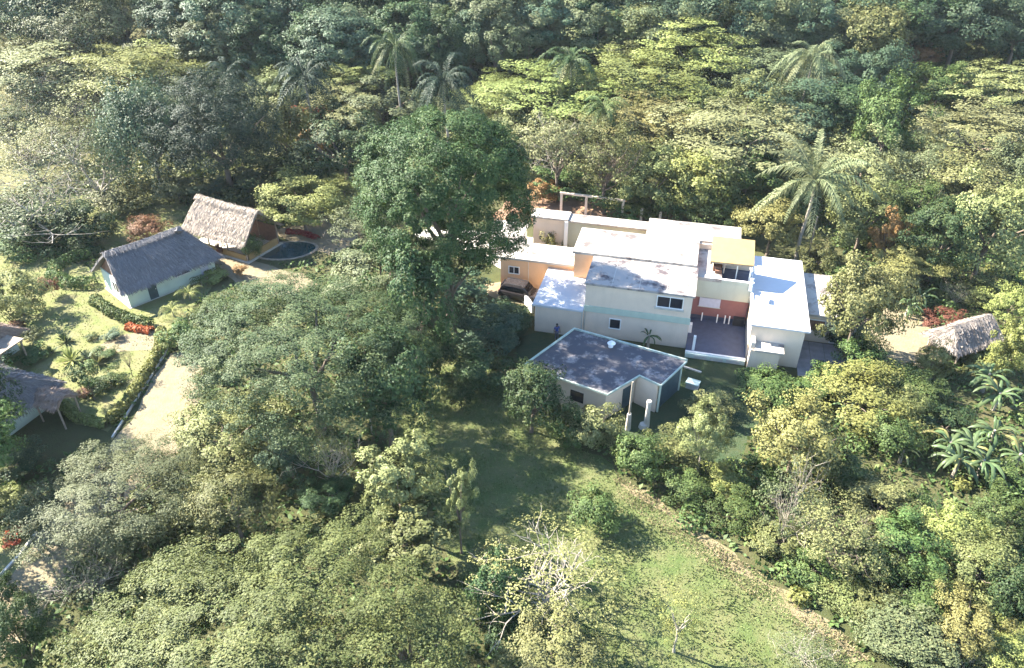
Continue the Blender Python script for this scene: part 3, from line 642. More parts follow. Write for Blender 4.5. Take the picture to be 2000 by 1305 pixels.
w = part('door', 'darkgreen', (2.0, 2.85, -2.83, -2.755, .05, 2.05), parent=hut); part('handle', 'white', (2.7, 2.76, -2.87, -2.832, 1.0, 1.1), parent=w)
w = part('window', 'white', (4.9, 6.5, -2.81, -2.755, 1.35, 1.42), (4.9, 6.5, -2.81, -2.755, 1.9, 1.97), parent=hut); part('pane', 'glass', (4.93, 6.47, -2.79, -2.756, 1.422, 1.898), parent=w)
part('door', 'shutter', (7.6, 8.4, -2.83, -2.755, .05, 2.05), parent=hut)
w = part('window', 'white', (-.07, -.004, -.95, -.88, .8, 2.0), (-.07, -.004, .25, .32, .8, 2.0), (-.07, -.004, -.88, .25, .8, .87), (-.07, -.004, -.88, .25, 1.93, 2.0), (-.08, -.004, -.36, -.28, .87, 1.93), parent=hut)
part('pane', 'glass', (-.04, -.005, -.87, -.37, .875, 1.925), parent=w); part('pane', 'glass', (-.04, -.005, -.27, .24, .875, 1.925), parent=w)
part('plinth', 'concrete', (-.15, 9.3, -2.9, 2.9, -.1, .06), parent=hut)
# tan open pavilion
pv = thing('thatched_pavilion', 'open pavilion with a tan thatched roof behind the grey hut', 'pavilion', (-34.9, 79.3, 0), math.radians(-28))
thatch_roof(pv, 8.7, 2.9, 5.0, 2.3, 'thatchtan', 7, 0, 0, 16000, .3)
for x in (.3, 3.0, 5.8, 8.5):
    for y in (-2.4, 2.4): 
        bm = bmesh.new(); cyl(bm, x, y, -.1, 2.75, .09, .08); build('post', bm, M['timber'], pv)
part('floor', 'concrete', (-.2, 8.9, -2.7, 2.7, -.1, .12), parent=pv); part('low_wall', 'tan', (.4, 8.4, -2.5, -2.35, .123, .8), (8.45, 8.6, -2.2, 2.2, .123, .9), parent=pv)
part('back_wall', 'brown', (.4, 8.4, 2.33, 2.38, .123, 2.3), parent=pv); part('counter', 'timber', (2, 6, .2, .8, .123, 1.1), parent=pv)
# hut cut by the left edge
h1 = thing('thatched_hut', 'brown thatched hut cut by the left edge of the view', 'hut', (-53.2, 56.9, 0), math.radians(-17))
thatch_roof(h1, 9.0, 3.0, 4.1, 2.05, 'thatchbrown', 11, 0, 0.6, 11000, .4)
part('wall', 'mint', (0, 8.4, -2.4, 2.4, -.1, 2.3), parent=h1)
part('door', 'darkgreen', (6.3, 7.1, -2.48, -2.405, .05, 2.0), parent=h1); part('porch_beam', 'timber', (8.2, 10.9, -1.2, -1.0, 2.2, 2.32), (8.2, 10.9, 1.0, 1.2, 2.2, 2.32), (10.75, 10.9, -1.35, 1.35, 2.323, 2.4), parent=h1)
part('porch_roof', 'timber', (8.6, 11.0, -1.3, 1.3, 2.41, 2.5), parent=h1)
for y in (-1.1, 1.1): part('porch_post', 'timber', (10.7, 10.82, y-.06, y+.06, -.1, 2.2), parent=h1)
part('porch_rail', 'white', (8.9, 12.6, -1.9, -1.8, .75, .85), (12.5, 12.6, -1.9, -1.8, 0, .75), (9.0, 9.1, -1.9, -1.8, 0, .75), parent=h1)
# shaded hut at the lower left
h2 = thing('thatched_hut', 'shaded greyish thatched hut with a little porch roof at the lower left', 'hut', (-46.1, 49.6, 0), math.radians(-20))
thatch_roof(h2, 9.0, 3.0, 4.2, 2.1, 'thatchgrey', 13, 0, 1.2, 13000, .5)
part('wall', 'mint', (0, 8.2, -2.4, 2.4, -.1, 2.35), parent=h2); part('door', 'darkgreen', (5.6, 6.4, -2.48, -2.405, .05, 2.0), parent=h2)
p_ = thing('porch_canopy', 'small brown thatched porch canopy at the end of the shaded lower hut', 'porch', (-37.1, 47.6, 0), math.radians(-22))
thatch_roof(p_, 2.4, .9, 2.65, 2.2, 'thatchbrown', 17, 0, 0, 2400, .2)
for x in (.1, 2.5):
    for y in (-.8, .8): part('post', 'timber', (x-.05, x+.05, y-.05, y+.05, -.1, 2.3), parent=p_)
# small shelter on the right
sr = thing('thatched_shelter', 'small pale thatched shelter with sagging ends on the right', 'shelter', (37.9, 55.6, 0), math.radians(24))
thatch_roof(sr, 5.2, 1.7, 3.0, 1.65, 'thatchpale', 19, .8, 0, 8000, .35)
for x in (.4, 5.2):
    for y in (-1.5, 1.5): part('post', 'timber', (x-.07, x+.07, y-.07, y+.07, -.1, 2.0), parent=sr)
part('back_wall', 'timber', (.5, 5.1, 1.3, 1.4, -.1, 1.9), parent=sr)
# ------------------------------------------------------------------ trees and shrubs: (kind, leaf colour, u, v, w, h, label, extras)
T = [
# the big trees in the middle
('hero_mango','mg',866,368,338,300,'huge dense dark green dome-shaped tree left of the white house',dict(name='mango_tree',clear=7.8)),
('hero_umb','sp',600,672,440,310,'broad spreading grey-green tree above the upper end of the sandy drive',dict(clear=4.3,name='spreading_tree')),
('round','gy',755,520,235,130,'olive tree tucked under the lower left side of the huge dome tree',dict(clear=3)),
('airy','gy',715,448,150,110,'thin grey-leaved tree between the huge dome tree and the sandy clearing',dict(clear=2)),
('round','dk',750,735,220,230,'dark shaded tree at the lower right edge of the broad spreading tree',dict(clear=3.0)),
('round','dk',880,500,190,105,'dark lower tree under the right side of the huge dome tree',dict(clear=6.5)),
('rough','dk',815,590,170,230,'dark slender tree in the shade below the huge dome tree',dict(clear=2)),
# lower left
('hero_low','lo',490,1320,780,540,'wide lumpy olive-green tree filling the bottom edge at the left',dict(clear=3,name='wide_tree')),
('round','ol',800,1260,250,200,'olive tree at the bottom edge, right of the wide lumpy tree',dict(clear=3)),
('hero_airy','gy',225,965,340,260,'fine-leaved grey-olive tree over the lower end of the sandy drive',dict(clear=1.5,name='fine_leaved_tree')),
('round','ol',450,975,180,150,'olive tree right of the fine-leaved grey tree',dict(clear=2)),
('round','pa',440,850,230,150,'pale yellowish tree at the foot of the broad spreading tree',dict(clear=1)),
('med','ye',480,815,110,70,'bright yellow-green bush on the lower edge of the broad spreading tree'),
('tow','pa',775,930,170,170,'tall clump-crowned tree with yellowish tufts beside the bare dead shrub',dict(clear=3)),
('tow','pa',895,965,85,180,'tall narrow clump-crowned tree standing over the dark meadow',dict(clear=3)),
('tow','ol',790,1040,220,180,'clump-crowned olive tree below the yellowish tufted tree',dict(clear=2)),
('round','dk',640,965,110,80,'dark round tree in the hollow below the bare dead shrub',dict(clear=1)),
('rough','bl',560,880,120,120,'dark blue-green bush left of the bare dead shrub',dict(clear=.5)),
('bare','pa',640,880,140,160,'bare dead shrub with upright pale branches in front of the spreading tree',dict(name='dead_shrub',cat='shrub',clear=1.2)),
('twig','gy',185,1120,200,160,'grey twiggy leafless shrub beside the drive at the lower left',dict(name='twiggy_shrub')),
('round','dk',35,1250,130,170,'dark shaded tree in the bottom left corner',dict(clear=1)),
('med','dk',10,1160,70,90,'dark bush on the left edge above the corner tree'),
('med','li',10,975,90,70,'bright lime shrub on the left edge below the shaded thatched hut'),
('med','dk',40,905,110,80,'dark bush under the eave of the shaded thatched hut'),
('small','bl',45,1005,60,50,'grey-green shrub above the red plant by the lower lawn'),
('small','rd',32,1045,55,34,'red-leaved plant on the edge of the lower lawn'),
('round','dk',-85,800,200,220,'dark tree at the left edge shading the lower thatched hut',dict(clear=2)),
('dome','gr',-190,585,230,230,'tall green tree outside the left edge that shades the lower hut',dict(clear=5)),
('round','gr',-100,880,220,220,'green tree just left of the lower thatched hut',dict(clear=3)),
# bottom, right of centre
('bare','pl',1070,1130,310,250,'half-leafless tree with pale twisting branches and yellow-green leaf tufts',dict(name='half_bare_tree',clear=1.2,leafk='tufts')),
('med','dk',970,1150,120,150,'dark bush standing in for shadow left of the half-leafless pale tree'),  # added as the shadowed background of the pale tree
('med','dk',1010,1235,150,110,'dark bush standing in for shadow under the half-leafless pale tree'),  # added for the dark shadow below the pale tree
('med','gr',1165,995,120,110,'round bush alone on the shaded meadow'),
('sparse','ye',1330,1200,120,140,'spindly sapling with a pale stem at the meadow bottom',dict(name='sapling',clear=1.2,trunk='palebark')),
('lay','pa',1080,1292,240,70,'feathery pale tree cut by the bottom edge below the half-leafless tree',dict(clear=.8)),
('twig','gy',1570,1275,150,90,'thin greyish feathery shrub at the bottom where the dry verge ends',dict(name='feathery_shrub',leafk='haze')),
# shrubs between meadow and courtyard
('rough','dk',1040,770,150,150,'dark tree at the left front corner of the dark-roofed annex',dict(clear=1)),
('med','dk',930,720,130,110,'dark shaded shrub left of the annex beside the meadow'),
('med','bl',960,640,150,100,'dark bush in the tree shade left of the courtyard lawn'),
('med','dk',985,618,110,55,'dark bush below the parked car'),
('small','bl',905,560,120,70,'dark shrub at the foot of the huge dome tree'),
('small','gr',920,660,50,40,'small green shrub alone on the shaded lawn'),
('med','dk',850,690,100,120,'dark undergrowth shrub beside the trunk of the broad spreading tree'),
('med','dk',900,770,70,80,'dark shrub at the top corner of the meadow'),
('med','pa',1165,832,115,110,'pale round tree in front of the annex, left of the two concrete posts'),
('med','pa',1382,800,110,85,'pale leafy tree right of the annex, upper lobe'),
('round','pa',1375,850,105,130,'pale slender tree on the courtyard lawn right of the concrete posts',dict(clear=1.2,trunk='palebark')),
('med','gr',1250,890,110,110,'green hedge shrub right of the pale round tree'),
('med','ol',1310,895,130,100,'olive hedge shrub below the pale slender tree'),
('med','gr',1110,830,90,100,'dark green hedge shrub left of the pale round tree'),
('med','gr',1345,950,105,85,'hedge shrub above the dry verge, nearest its upper end'),
('med','ye',1430,935,110,80,'yellowish hedge shrub below the courtyard lawn'),
('med','gr',1440,1005,115,90,'green hedge shrub where the verge begins to widen'),
('med','ol',1520,1052,115,95,'olive hedge shrub at mid-length of the dry verge'),
('med','gr',1592,1108,115,95,'green hedge shrub on the lower half of the dry verge'),
('med','ol',1665,1165,120,100,'olive hedge shrub near the lower end of the dry verge'),
('med','gy',1745,1235,140,120,'greyish hedge shrub at the lower end of the dry verge'),
# right-hand thicket
('rough','yb',1560,850,200,190,'large yellow-brown tree right of the courtyard lawn',dict(clear=.8)),
('twig','gy',1545,990,150,190,'leafless pale twiggy tree in front of the yellow-brown tree',dict(name='twiggy_tree',cat='tree')),
('airy','pa',1640,1050,180,170,'pale drooping dome-shaped tree in the right thicket',dict(clear=.5)),
('med','gr',1480,925,110,90,'green shrub below the yellow-brown tree at its left'),
('med','gr',1660,930,120,100,'green shrub between the yellow-brown tree and the banana clump'),
('rough','pa',1720,980,150,120,'pale green tree below the banana clump in the thicket',dict(clear=.5)),
('rough','gr',1770,1060,160,140,'mid green tree right of the pale drooping dome tree',dict(clear=.6)),
('med','dk',1690,1090,100,100,'dark gap-filling shrub right of the pale drooping dome tree'),
('rough','ye',1860,1040,150,130,'yellow-green tree below the long-leaved banana clump',dict(clear=.5)),
('med','gr',1790,990,110,90,'green shrub under the long-leaved banana clump'),
('rough','gr',1960,1010,140,130,'mid green tree on the right edge below the banana clumps',dict(clear=.5)),
('rough','ol',1920,1110,170,150,'olive tree near the right edge, low in the thicket',dict(clear=.5)),
('rough','gr',1800,1150,170,140,'green tree low in the thicket left of the olive one',dict(clear=.5)),
('med','ol',1700,1160,130,110,'olive shrub above the lower end of the hedge row'),
('rough','gy',1770,1240,190,150,'greyish tree at the bottom of the thicket',dict(clear=.5)),
('rough','yb',1890,1220,150,140,'yellow-brown tree near the bottom right corner',dict(clear=.5)),
('med','dk',1970,1170,110,130,'dark shrub on the right edge above the corner'),
('rough','ye',1975,1270,150,120,'yellow-green tree in the bottom right corner',dict(clear=.5)),
('twig','gy',1900,1280,130,110,'leafless twiggy shrub at the bottom edge near the right corner',dict(name='twiggy_shrub')),
('med','gr',1500,754,130,44,'clipped green hedge bush in front of the white wing',dict(name='hedge_bush')),
('med','gr',1570,765,90,60,'clipped green hedge bush right of the one below the white wing',dict(name='hedge_bush')),
('rough','ye',1680,770,210,95,'yellow-green broad bush right of the clipped hedge',dict(clear=.2)),
('med','gr',1620,740,110,70,'green shrub at the corner of the grey paving'),
('rough','gr',1790,755,140,90,'green broad bush left of the big banana plant',dict(clear=.3)),
('med','yb',1825,700,70,75,'yellow-brown shrub on the pale earth clearing'),
('med','gr',1745,850,110,110,'green shrub below the broad yellow-green bush'),
('med','ol',1770,800,70,90,'upright olive shrub right of the small banana plant'),
('med','dk',1850,830,120,80,'dark shrub under the big banana plant'),
('med','gr',1960,930,110,80,'green shrub on the right edge beside the long-leaved bananas'),
('rough','pa',1680,592,165,215,'tall pale green tree at the right end of the white house',dict(clear=1)),
('med','gr',1690,690,110,90,'green skirt of growth below the tall tree at the house end'),
('med','bl',1640,650,70,80,'blue-green shrub against the dark gate'),
('rough','ta',1745,545,110,70,'tan-leaved tree behind the tall tree at the house end',dict(clear=.8)),
('lay','yb',1775,510,150,80,'spreading yellow-tan tree above the small thatched shelter',dict(clear=1.5)),
('tow','og',1738,465,80,110,'narrow orange-tan tree behind the spreading yellow-tan one',dict(clear=1)),
('twig','gy',1870,575,70,60,'grey dry shrub behind the small thatched shelter',dict(leafk='haze',name='dry_shrub')),
('med','rb',1850,622,90,50,'reddish-brown shrub touching the small thatched shelter'),
('med','ol',1930,570,110,60,'olive shrub behind the shelter at the right'),
('rough','ye',1980,590,100,90,'yellow-green tree right of the small thatched shelter',dict(clear=.5)),
('med','ol',1935,705,90,60,'olive shrub in front of the small thatched shelter'),
('med','ye',1975,690,80,110,'yellow-green shrub on the right edge below the shelter'),
('med','ol',1600,505,80,80,'round olive shrub behind the white wing'),
('med','gr',1640,540,70,50,'low green shrub behind the tall tree at the house end'),
('rough','yb',1510,440,110,100,'yellow-tan tree behind the yellow roof sheet',dict(clear=.8)),
('med','ye',1500,390,90,60,'yellow-green shrub left of the coconut palm trunk'),
# belt behind the house
('round','pa',1940,440,150,170,'big pale green tree on the right, above the thatched shelter',dict(clear=1.5)),
('round','dk',1845,460,150,170,'very dark tree left of the big pale green tree',dict(clear=1)),
('rough','gr',1790,400,110,100,'bright green tree above the narrow orange-tan tree',dict(clear=1.5)),
('rough','ol',1690,420,130,120,'olive tree right of the coconut palm',dict(clear=1)),
('rough','ta',1690,330,140,110,'tan leafed tree right of the coconut palm crown',dict(clear=1.5)),
('airy','gy',1810,330,140,110,'grey airy tree above the bright green tree',dict(clear=1.5)),
('rough','pa',1890,355,160,120,'pale tree above the big pale green one at the right',dict(clear=1.5)),
('rough','gy',1975,330,110,120,'grey-olive tree on the right edge, mid height',dict(clear=1.5)),
('lay','ta',1910,260,230,110,'wide tan-olive tree on the right under the far forest',dict(clear=1.5)),
('rough','gr',1735,240,110,150,'green tree in the dark cleft right of the house',dict(clear=1.5)),
('round','dk',1660,210,130,110,'dark tree left of the dark cleft',dict(clear=1.5)),
('round','bl',1560,215,170,110,'grey-green tree above the coconut palm',dict(clear=1.5)),
('rough','ol',1470,215,140,110,'olive tree above the tan layered tree',dict(clear=1.5)),
('lay','ta',1420,275,260,80,'wide tan layered tree left of the coconut palm',dict(clear=3)),
('lay','yb',1260,245,200,70,'flat tan-green tree behind the huge dome tree at its right',dict(clear=3)),
('rough','ye',1365,355,150,130,'yellow-green tree behind the white roof',dict(clear=1)),
('rough','gr',1395,400,110,90,'green tree right behind the white rear roof',dict(clear=.5)),
('rough','ol',1275,350,120,120,'olive tree behind the concrete pergola at its right',dict(clear=1)),
('airy','ol',1185,310,140,150,'airy olive tree behind the concrete pergola',dict(clear=2)),
('airy','ta',1090,285,150,130,'airy tan tree with visible trunks right of the huge dome tree',dict(clear=3,bmat='palebark')),
('med','gr',1110,360,110,60,'low green shrub left of the concrete pergola'),
('med','gr',1220,385,120,50,'green shrub seen through the concrete pergola'),
('med','ye',1245,408,70,45,'yellow-green shrub at the right post of the concrete pergola'),
('med','gr',1320,400,80,80,'dark green shrub at the right end of the concrete pergola'),
('rough','gr',1460,340,120,110,'mid green tree left of the coconut palm',dict(clear=1)),
('rough','ta',1530,310,110,90,'tan tree behind the coconut palm crown',dict(clear=1.5)),
('med','gr',1540,400,80,70,'green shrub below the coconut palm crown'),
('small','yb',1075,470,34,40,'small yellow bush in the walled courtyard'),
('small','pa',1102,474,24,24,'pale small plant in the courtyard beside the yellow bush'),
('small','og',1060,375,50,50,'orange-tipped shrub on the bare earth left of the concrete pergola'),
# belt left of the dome tree, below the palms
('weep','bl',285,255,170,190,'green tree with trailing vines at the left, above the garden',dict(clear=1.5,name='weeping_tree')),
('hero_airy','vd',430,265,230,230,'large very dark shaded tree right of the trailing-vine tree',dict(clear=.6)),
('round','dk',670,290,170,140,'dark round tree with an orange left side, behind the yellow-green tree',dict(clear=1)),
('med','og',622,272,70,60,'orange-leaved shrub on the left of the dark round tree'),
('rough','rd',597,224,72,28,'orange-red flowering tree below the tall feather palm',dict(clear=1)),
('rough','ol',555,255,110,120,'olive tree below the orange-red flowering tree',dict(clear=1)),
('round','ye',588,392,160,105,'yellow-green round tree beside the tan thatched pavilion',dict(clear=1.2)),
('lay','ye',665,375,110,50,'flat yellow-green tree right of the yellow-green round tree',dict(clear=1.2)),
('med','dk',520,345,160,60,'dark low bush behind the tan thatched pavilion'),
('med','gy',345,368,85,60,'grey-green spiky shrub behind the tan thatched pavilion'),
('med','bl',430,375,90,50,'blue-green shrub right of the pencil-thin conifer'),
('med','dk',580,330,120,60,'dark shrub below the dark round tree'),
('med','gr',480,385,60,35,'green shrub above the ridge of the tan thatched pavilion'),
('twig','gy',65,190,170,130,'leafless grey-twigged tree at the left edge below the haze',dict(name='bare_tree',cat='tree',leafk='haze')),
('twig','pa',165,215,150,110,'pale twiggy tree left of the trailing-vine tree',dict(name='bare_tree',cat='tree',leafk='haze')),
('twig','ta',60,300,180,130,'pale tan twiggy tree on the left edge at mid height',dict(name='bare_tree',cat='tree',leafk='haze')),
('bare','gy',175,310,170,150,'grey leafless tree against the trailing-vine tree',dict(name='bare_tree',leafk='haze',clear=1.5)),
('bare','gy',60,400,220,140,'grey leafless tree with tangled branches over the garden hedge at the left',dict(name='bare_tree',clear=1.5,leafk='haze')),
('airy','pa',25,120,130,90,'pale airy tree on the left edge above the open slope',dict(clear=.6)),
('twig','ta',120,175,130,90,'pale tan twiggy shrub on the open slope, nearest its middle',dict(leafk='haze')),
('airy','ta',215,165,120,80,'tan airy tree at the right side of the open slope',dict(clear=.6)),
('airy','gy',20,250,120,90,'grey airy tree on the left edge of the open slope',dict(clear=.6)),
('twig','pa',115,235,120,80,'pale thin shrub low on the open slope',dict(leafk='haze')),
('airy','pa',225,120,110,70,'pale airy tree above the bright yellow-green flat tree',dict(clear=.6)),
('airy','pa',130,270,130,90,'pale airy bush between the twiggy trees at the left',dict(clear=.5)),
('lay','ta',90,150,240,60,'pale flat growth on the open slope at the upper left',dict(clear=.3)),
('med','ol',230,385,110,60,'olive bush at the edge of the back lawn'),
('med','dk',80,445,180,90,'dark bush left of the back lawn'),
('med','dk',165,440,90,80,'dark round bush by the back lawn'),
('med','gr',45,480,110,60,'green bush below the dark bush at the left edge'),
('med','rb',285,445,80,60,'brownish shrub behind the grey thatched hut'),
('med','gr',140,478,70,40,'green shrub above the curved hedge'),
# the garden on the left
('med','pa',30,575,110,110,'pale round bush on the left edge of the garden lawn'),
('small','rb',98,562,38,44,'brown-red round shrub on the garden lawn'),
('small','gr',215,740,64,38,'low round bush beside the slim garden tree'),
('small','dk',185,755,50,40,'dark low bush left of the low round bush'),
('small','rb',170,765,36,28,'reddish bush at the foot of the slim garden tree'),
('small','gr',168,735,62,54,'slim garden tree with a clear stem near the drive hedge',dict(name='garden_tree',cat='tree',clear=1.5)),
('small','pa',92,742,36,34,'pale shrub beside the shaded ridge of the lower hut'),
('small','pa',32,738,32,26,'pale shrub left of the one at the lower hut ridge'),
('small','gr',178,658,26,18,'tiny shrub on the lawn near the path'),
('small','bl',220,655,40,24,'grey-green clump on the lawn left of the red flower bed'),
('small','gr',60,690,70,40,'low bush by the porch of the left hut'),
('small','rb',28,640,50,24,'brown-red shrub behind the left hut ridge'),
('small','ol',62,650,40,24,'olive shrub right of the left hut ridge'),
('small','gr',205,690,50,24,'flat dark shrub below the sandy garden path'),
('sparse','ol',247,700,30,40,'thin sapling on the lawn by the drive hedge',dict(name='sapling',clear=1.0)),
('small','gr',355,650,70,60,'green bush at the top of the drive under the spreading tree'),
('med','gr',415,600,70,50,'green bush between the grey hut and the spreading tree'),
('small','ye',415,535,60,36,'yellow-leaved shrub at the right front corner of the grey hut'),
('small','ye',330,672,40,34,'yellow-green shrub at the upper end of the drive hedge'),
('med','gr',488,480,50,66,'light green bush in front of the tan thatched pavilion'),
('small','og',468,530,34,30,'orange-red flowering shrub on the sandy path between the huts'),
('small','rb',428,486,20,30,'dark red shrub at the right end of the grey hut'),
# pale and lime flat trees in the upper middle
('lay','ye',270,145,210,62,'bright yellow-green flat tree at the upper left',dict(clear=2.5)),
('rough','ye',300,138,150,60,'second bright yellow-green tree at the right of the flat one',dict(clear=1)),
('airy','gy',345,185,170,80,'airy grey tree below the bright yellow-green flat tree',dict(clear=1.5)),
('lay','li',695,150,130,60,'lime flat-topped tree between two feather palms',dict(clear=3)),
('rough','gr',490,115,110,70,'mid green tree above the tall feather palm',dict(clear=1)),
('rough','ol',400,120,130,60,'grey-olive tree at the edge of the far field',dict(clear=1)),
('rough','ol',530,180,110,70,'olive tree left of the tall feather palm',dict(clear=1)),
('rough','gy',745,205,150,70,'grey-olive low tree left of the drooping feather palm',dict(clear=1)),
('lay','pa',690,210,130,50,'pale flat growth below the lime flat-topped tree',dict(clear=1)),
('lay','li',970,185,130,55,'pale lime flat tree right of the drooping feather palm',dict(clear=2)),
('lay','li',1080,185,220,60,'lime layered tree above the airy tan tree',dict(clear=2.5)),
('lay','li',1250,170,240,60,'long lime flat-topped tree in the upper middle right',dict(clear=2.5)),
('lay','ye',1360,105,200,66,'brightest yellow-lime flat-topped tree below the far forest',dict(clear=3)),
('round','ol',1222,115,110,80,'olive round tree left of the brightest yellow-lime tree',dict(clear=1)),
('rough','gy',1430,165,140,80,'grey-green tree right of the long lime flat-topped tree',dict(clear=1)),
('lay','li',1330,205,170,40,'low lime spray below the long flat-topped tree',dict(clear=1.5)),
('rough','ol',1020,235,130,80,'olive tree just above the huge dome tree at its right',dict(clear=2)),
('rough','gr',1160,220,140,70,'green tree left of the flat tan-green one',dict(clear=1)),
('rough','gy',1370,235,130,60,'grey tree above the wide tan layered tree',dict(clear=1)),
('round','gy',1500,130,150,90,'grey-green tree left of the hazy feather palm',dict(clear=1)),
('lay','ta',1560,150,130,50,'pale tan growth at the foot of the hazy feather palm',dict(clear=.8)),
('round','bl',1640,145,120,90,'dark green tree right of the hazy feather palm',dict(clear=1)),
('rough','og',1800,110,72,46,'orange-leaved tree in the dark upper right',dict(clear=1.5)),
('rough','gr',1840,165,120,90,'green tree below the orange-leaved tree',dict(clear=1)),
('lay','pa',1950,175,190,80,'pale spreading tree at the upper right edge',dict(clear=1)),
('rough','bl',1720,150,90,110,'blue-green tree left of the orange-leaved tree',dict(clear=1)),
('rough','ol',900,240,120,50,'olive tree behind the top of the huge dome tree',dict(clear=1)),
]
for e in T:
    x = e[7] if len(e) > 7 else {}
    plant(*e[:7], **x)
# the far forest: tall trees in ragged rows
CW = {'dk': 'dark green', 'bl': 'blue-green', 'gy': 'grey-green', 'ol': 'olive'}
ORD = ('leftmost', 'second', 'third', 'fourth', 'fifth', 'sixth', 'seventh', 'eighth', 'ninth', 'tenth', 'eleventh', 'twelfth', 'thirteenth', 'fourteenth', 'fifteenth', 'sixteenth', 'seventeenth', 'eighteenth')
FARROWS = [('behind the feather palms', 78, 400, 1000, 13, 125, 100, ('dk','bl','bl','dk','gy')),
           ('behind the lime flat-topped trees', 60, 1000, 1720, 13, 125, 95, ('gy','ol','gy','bl')),
           ('in the second forest row', 40, 330, 2010, 22, 130, 110, ('bl','gy','dk','gy','bl')), ('cut by the top edge of the view', -5, -20, 2040, 22, 140, 115, ('gy','bl','gy','dk'))]
r = random.Random(11)
for where, v, u0, u1, n, w, h, cols in FARROWS:
    seen = {}
    for i in range(n):
        u = u0+(u1-u0)*(i+.5)/n+r.uniform(-22, 22)
        c = r.choice(cols); k = seen[c] = seen.get(c, -1)+1
        plant(r.choice(('round', 'round', 'rough', 'dome')), c, u, v+r.uniform(-12, 12), w*r.uniform(.8, 1.25), h*r.uniform(.9, 1.3),
              'tall %s tree %s, %s' % (CW[c], where, ('leftmost such' if k == 0 else ORD[k]+' such from left')), 'forest_tree', 'tree', r.uniform(1, 2.5), 'trees of the far forest')
for u, v, w, h, c, l in ((35,45,130,110,'gy','hazy grey tree in the upper left corner'),(150,70,150,120,'gy','hazy grey-green tree right of the upper left corner'),
        (235,45,120,90,'ta','hazy tan tree near the upper left corner'),(320,95,110,70,'ol','olive tree at the near edge of the far field'),(110,110,150,70,'pa','hazy pale bush on the upper left slope')):
    plant('airy' if c != 'ol' else 'rough', c, u, v, w, h, l, 'hazy_tree', 'tree', 1.5)

# ------------------------------------------------------------------ palms, bananas and spiky plants
def frond_mesh(name, L, rise, droop, n, ll, seed, curl=.5, wd=.026):
    r = np.random.default_rng(seed); V, F, t = [], [], []; o = 0
    def P(s): return np.array([L*(s-.20*droop*s*s), 0, L*(rise*s-droop*s**1.8)])
    st = [P(s) for s in np.linspace(0, 1, 9)]
    v, f = tubes([(st, [.045*(1-.85*i/8) for i in range(9)])], 4); V += v.tolist(); F += [tuple(q) for q in f.tolist()]; t += [.75]*len(v); o = len(v)
    for s in np.linspace(.1, .99, n):
        p = P(s); d = P(min(1, s+.02))-P(s-.02); d /= np.linalg.norm(d)
        for sd in (-1, 1):
            l = ll*(math.sin(math.pi*min(1, .14+.84*s))**.6)*r.uniform(.75, 1.15)
            a = np.array([0, sd, 0])*.75+d*r.uniform(.45, .75)+np.array([0, 0, r.uniform(-.25, .3)]); a /= np.linalg.norm(a)
            w = d*wd*L/3; mid = p+a*l*.5; tip = p+a*l+np.array([0, 0, -l*curl*r.uniform(.6, 1.5)])
            V += [p-w, p+w, mid+w*1.1, mid-w*1.1, tip]; F += [(o, o+1, o+2, o+3), (o+3, o+2, o+4)]; t += [r.uniform(.15, .85)]*5; o += 5
    me = bpy.data.meshes.new(name); me.from_pydata([tuple(map(float, q)) for q in V], [], F); me.update()
    a = me.attributes.new('tint', 'FLOAT', 'POINT'); a.data.foreach_set('value', np.array(t, np.float32)); return me
FR = dict(up=frond_mesh('frond', 3.6, 1.05, 1.05, 26, .62, 1, .6), mid=frond_mesh('frond', 3.8, .7, 1.25, 26, .62, 2, .8), low=frond_mesh('frond', 3.5, .1, 1.15, 24, .6, 3, .9),
          cup=frond_mesh('frond', 4.8, 1.15, .75, 30, .7, 4, .5), cmid=frond_mesh('frond', 5.0, .6, .85, 30, .72, 5, .7), clow=frond_mesh('frond', 4.6, .05, .8, 28, .7, 6, .9),
          fern=frond_mesh('frond', 1.5, .9, .9, 14, .40, 7, .5, .03))
def palm(u, v, w, zc, label, mat, style='feather', n=30, trunk_r=.17):
    p = at(u, v, zc); s = FPX/depth(p); k = (w/s)/(3.9 if style == 'feather' else 7.2)
    t = thing('palm_tree', label, 'palm', (p.x, p.y, p.z-zc), rng0.uniform(0, 6))
    P = [(.15*math.sin(i), .1*math.cos(i*1.3)-.1, zc*i/6) for i in range(7)]; P[-1] = (0, 0, zc)
    child('trunk', npmesh('trunk', *tubes([(P, [trunk_r*(1.35 if i == 0 else 1.05-.05*i) for i in range(7)])], 9)), t, M['palmbark'])
    ks = ('up', 'mid', 'low') if style == 'feather' else ('cup', 'cmid', 'clow')
    for i in range(n):
        f = i/n; kk = ks[0] if f < .3 else ks[1] if f < .7 else ks[2]
        child('frond', FR[kk], t, LF['ta' if f > .86 and i % 3 else mat], (0, 0, zc), (rng0.uniform(-.2, .2), rng0.uniform(-.2, .2)-(.35 if f < .12 else 0), i*2.39996+rng0.uniform(-.15, .15)), (k*rng0.uniform(.72, 1.15),)*3)
    return t
palm(595, 152, 108, 12.5, 'tall feather palm with a dark drooping crown above the orange-red flowering tree', 'vd')
palm(868, 160, 105, 12, 'feather palm with a greyish drooping skirt behind the huge dome tree', 'vd')
palm(772, 92, 84, 13, 'feather palm standing against the dark forest at the top', 'dk')
palm(442, 148, 78, 11, 'feather palm left of the tall one, half hidden by an airy tree', 'vd')
palm(1115, 122, 84, 11, 'feather palm with a wide drooping crown above the lime layered tree', 'dk')
palm(1588, 112, 92, 11, 'hazy feather palm below the far forest at the right', 'gy')
palm(1180, 212, 70, 9, 'small feather palm above the airy olive tree', 'gr')
palm(1592, 352, 180, 9.5, 'tall coconut palm with pale splayed fronds behind the white wing', 'gy', 'coconut', 30, .19)
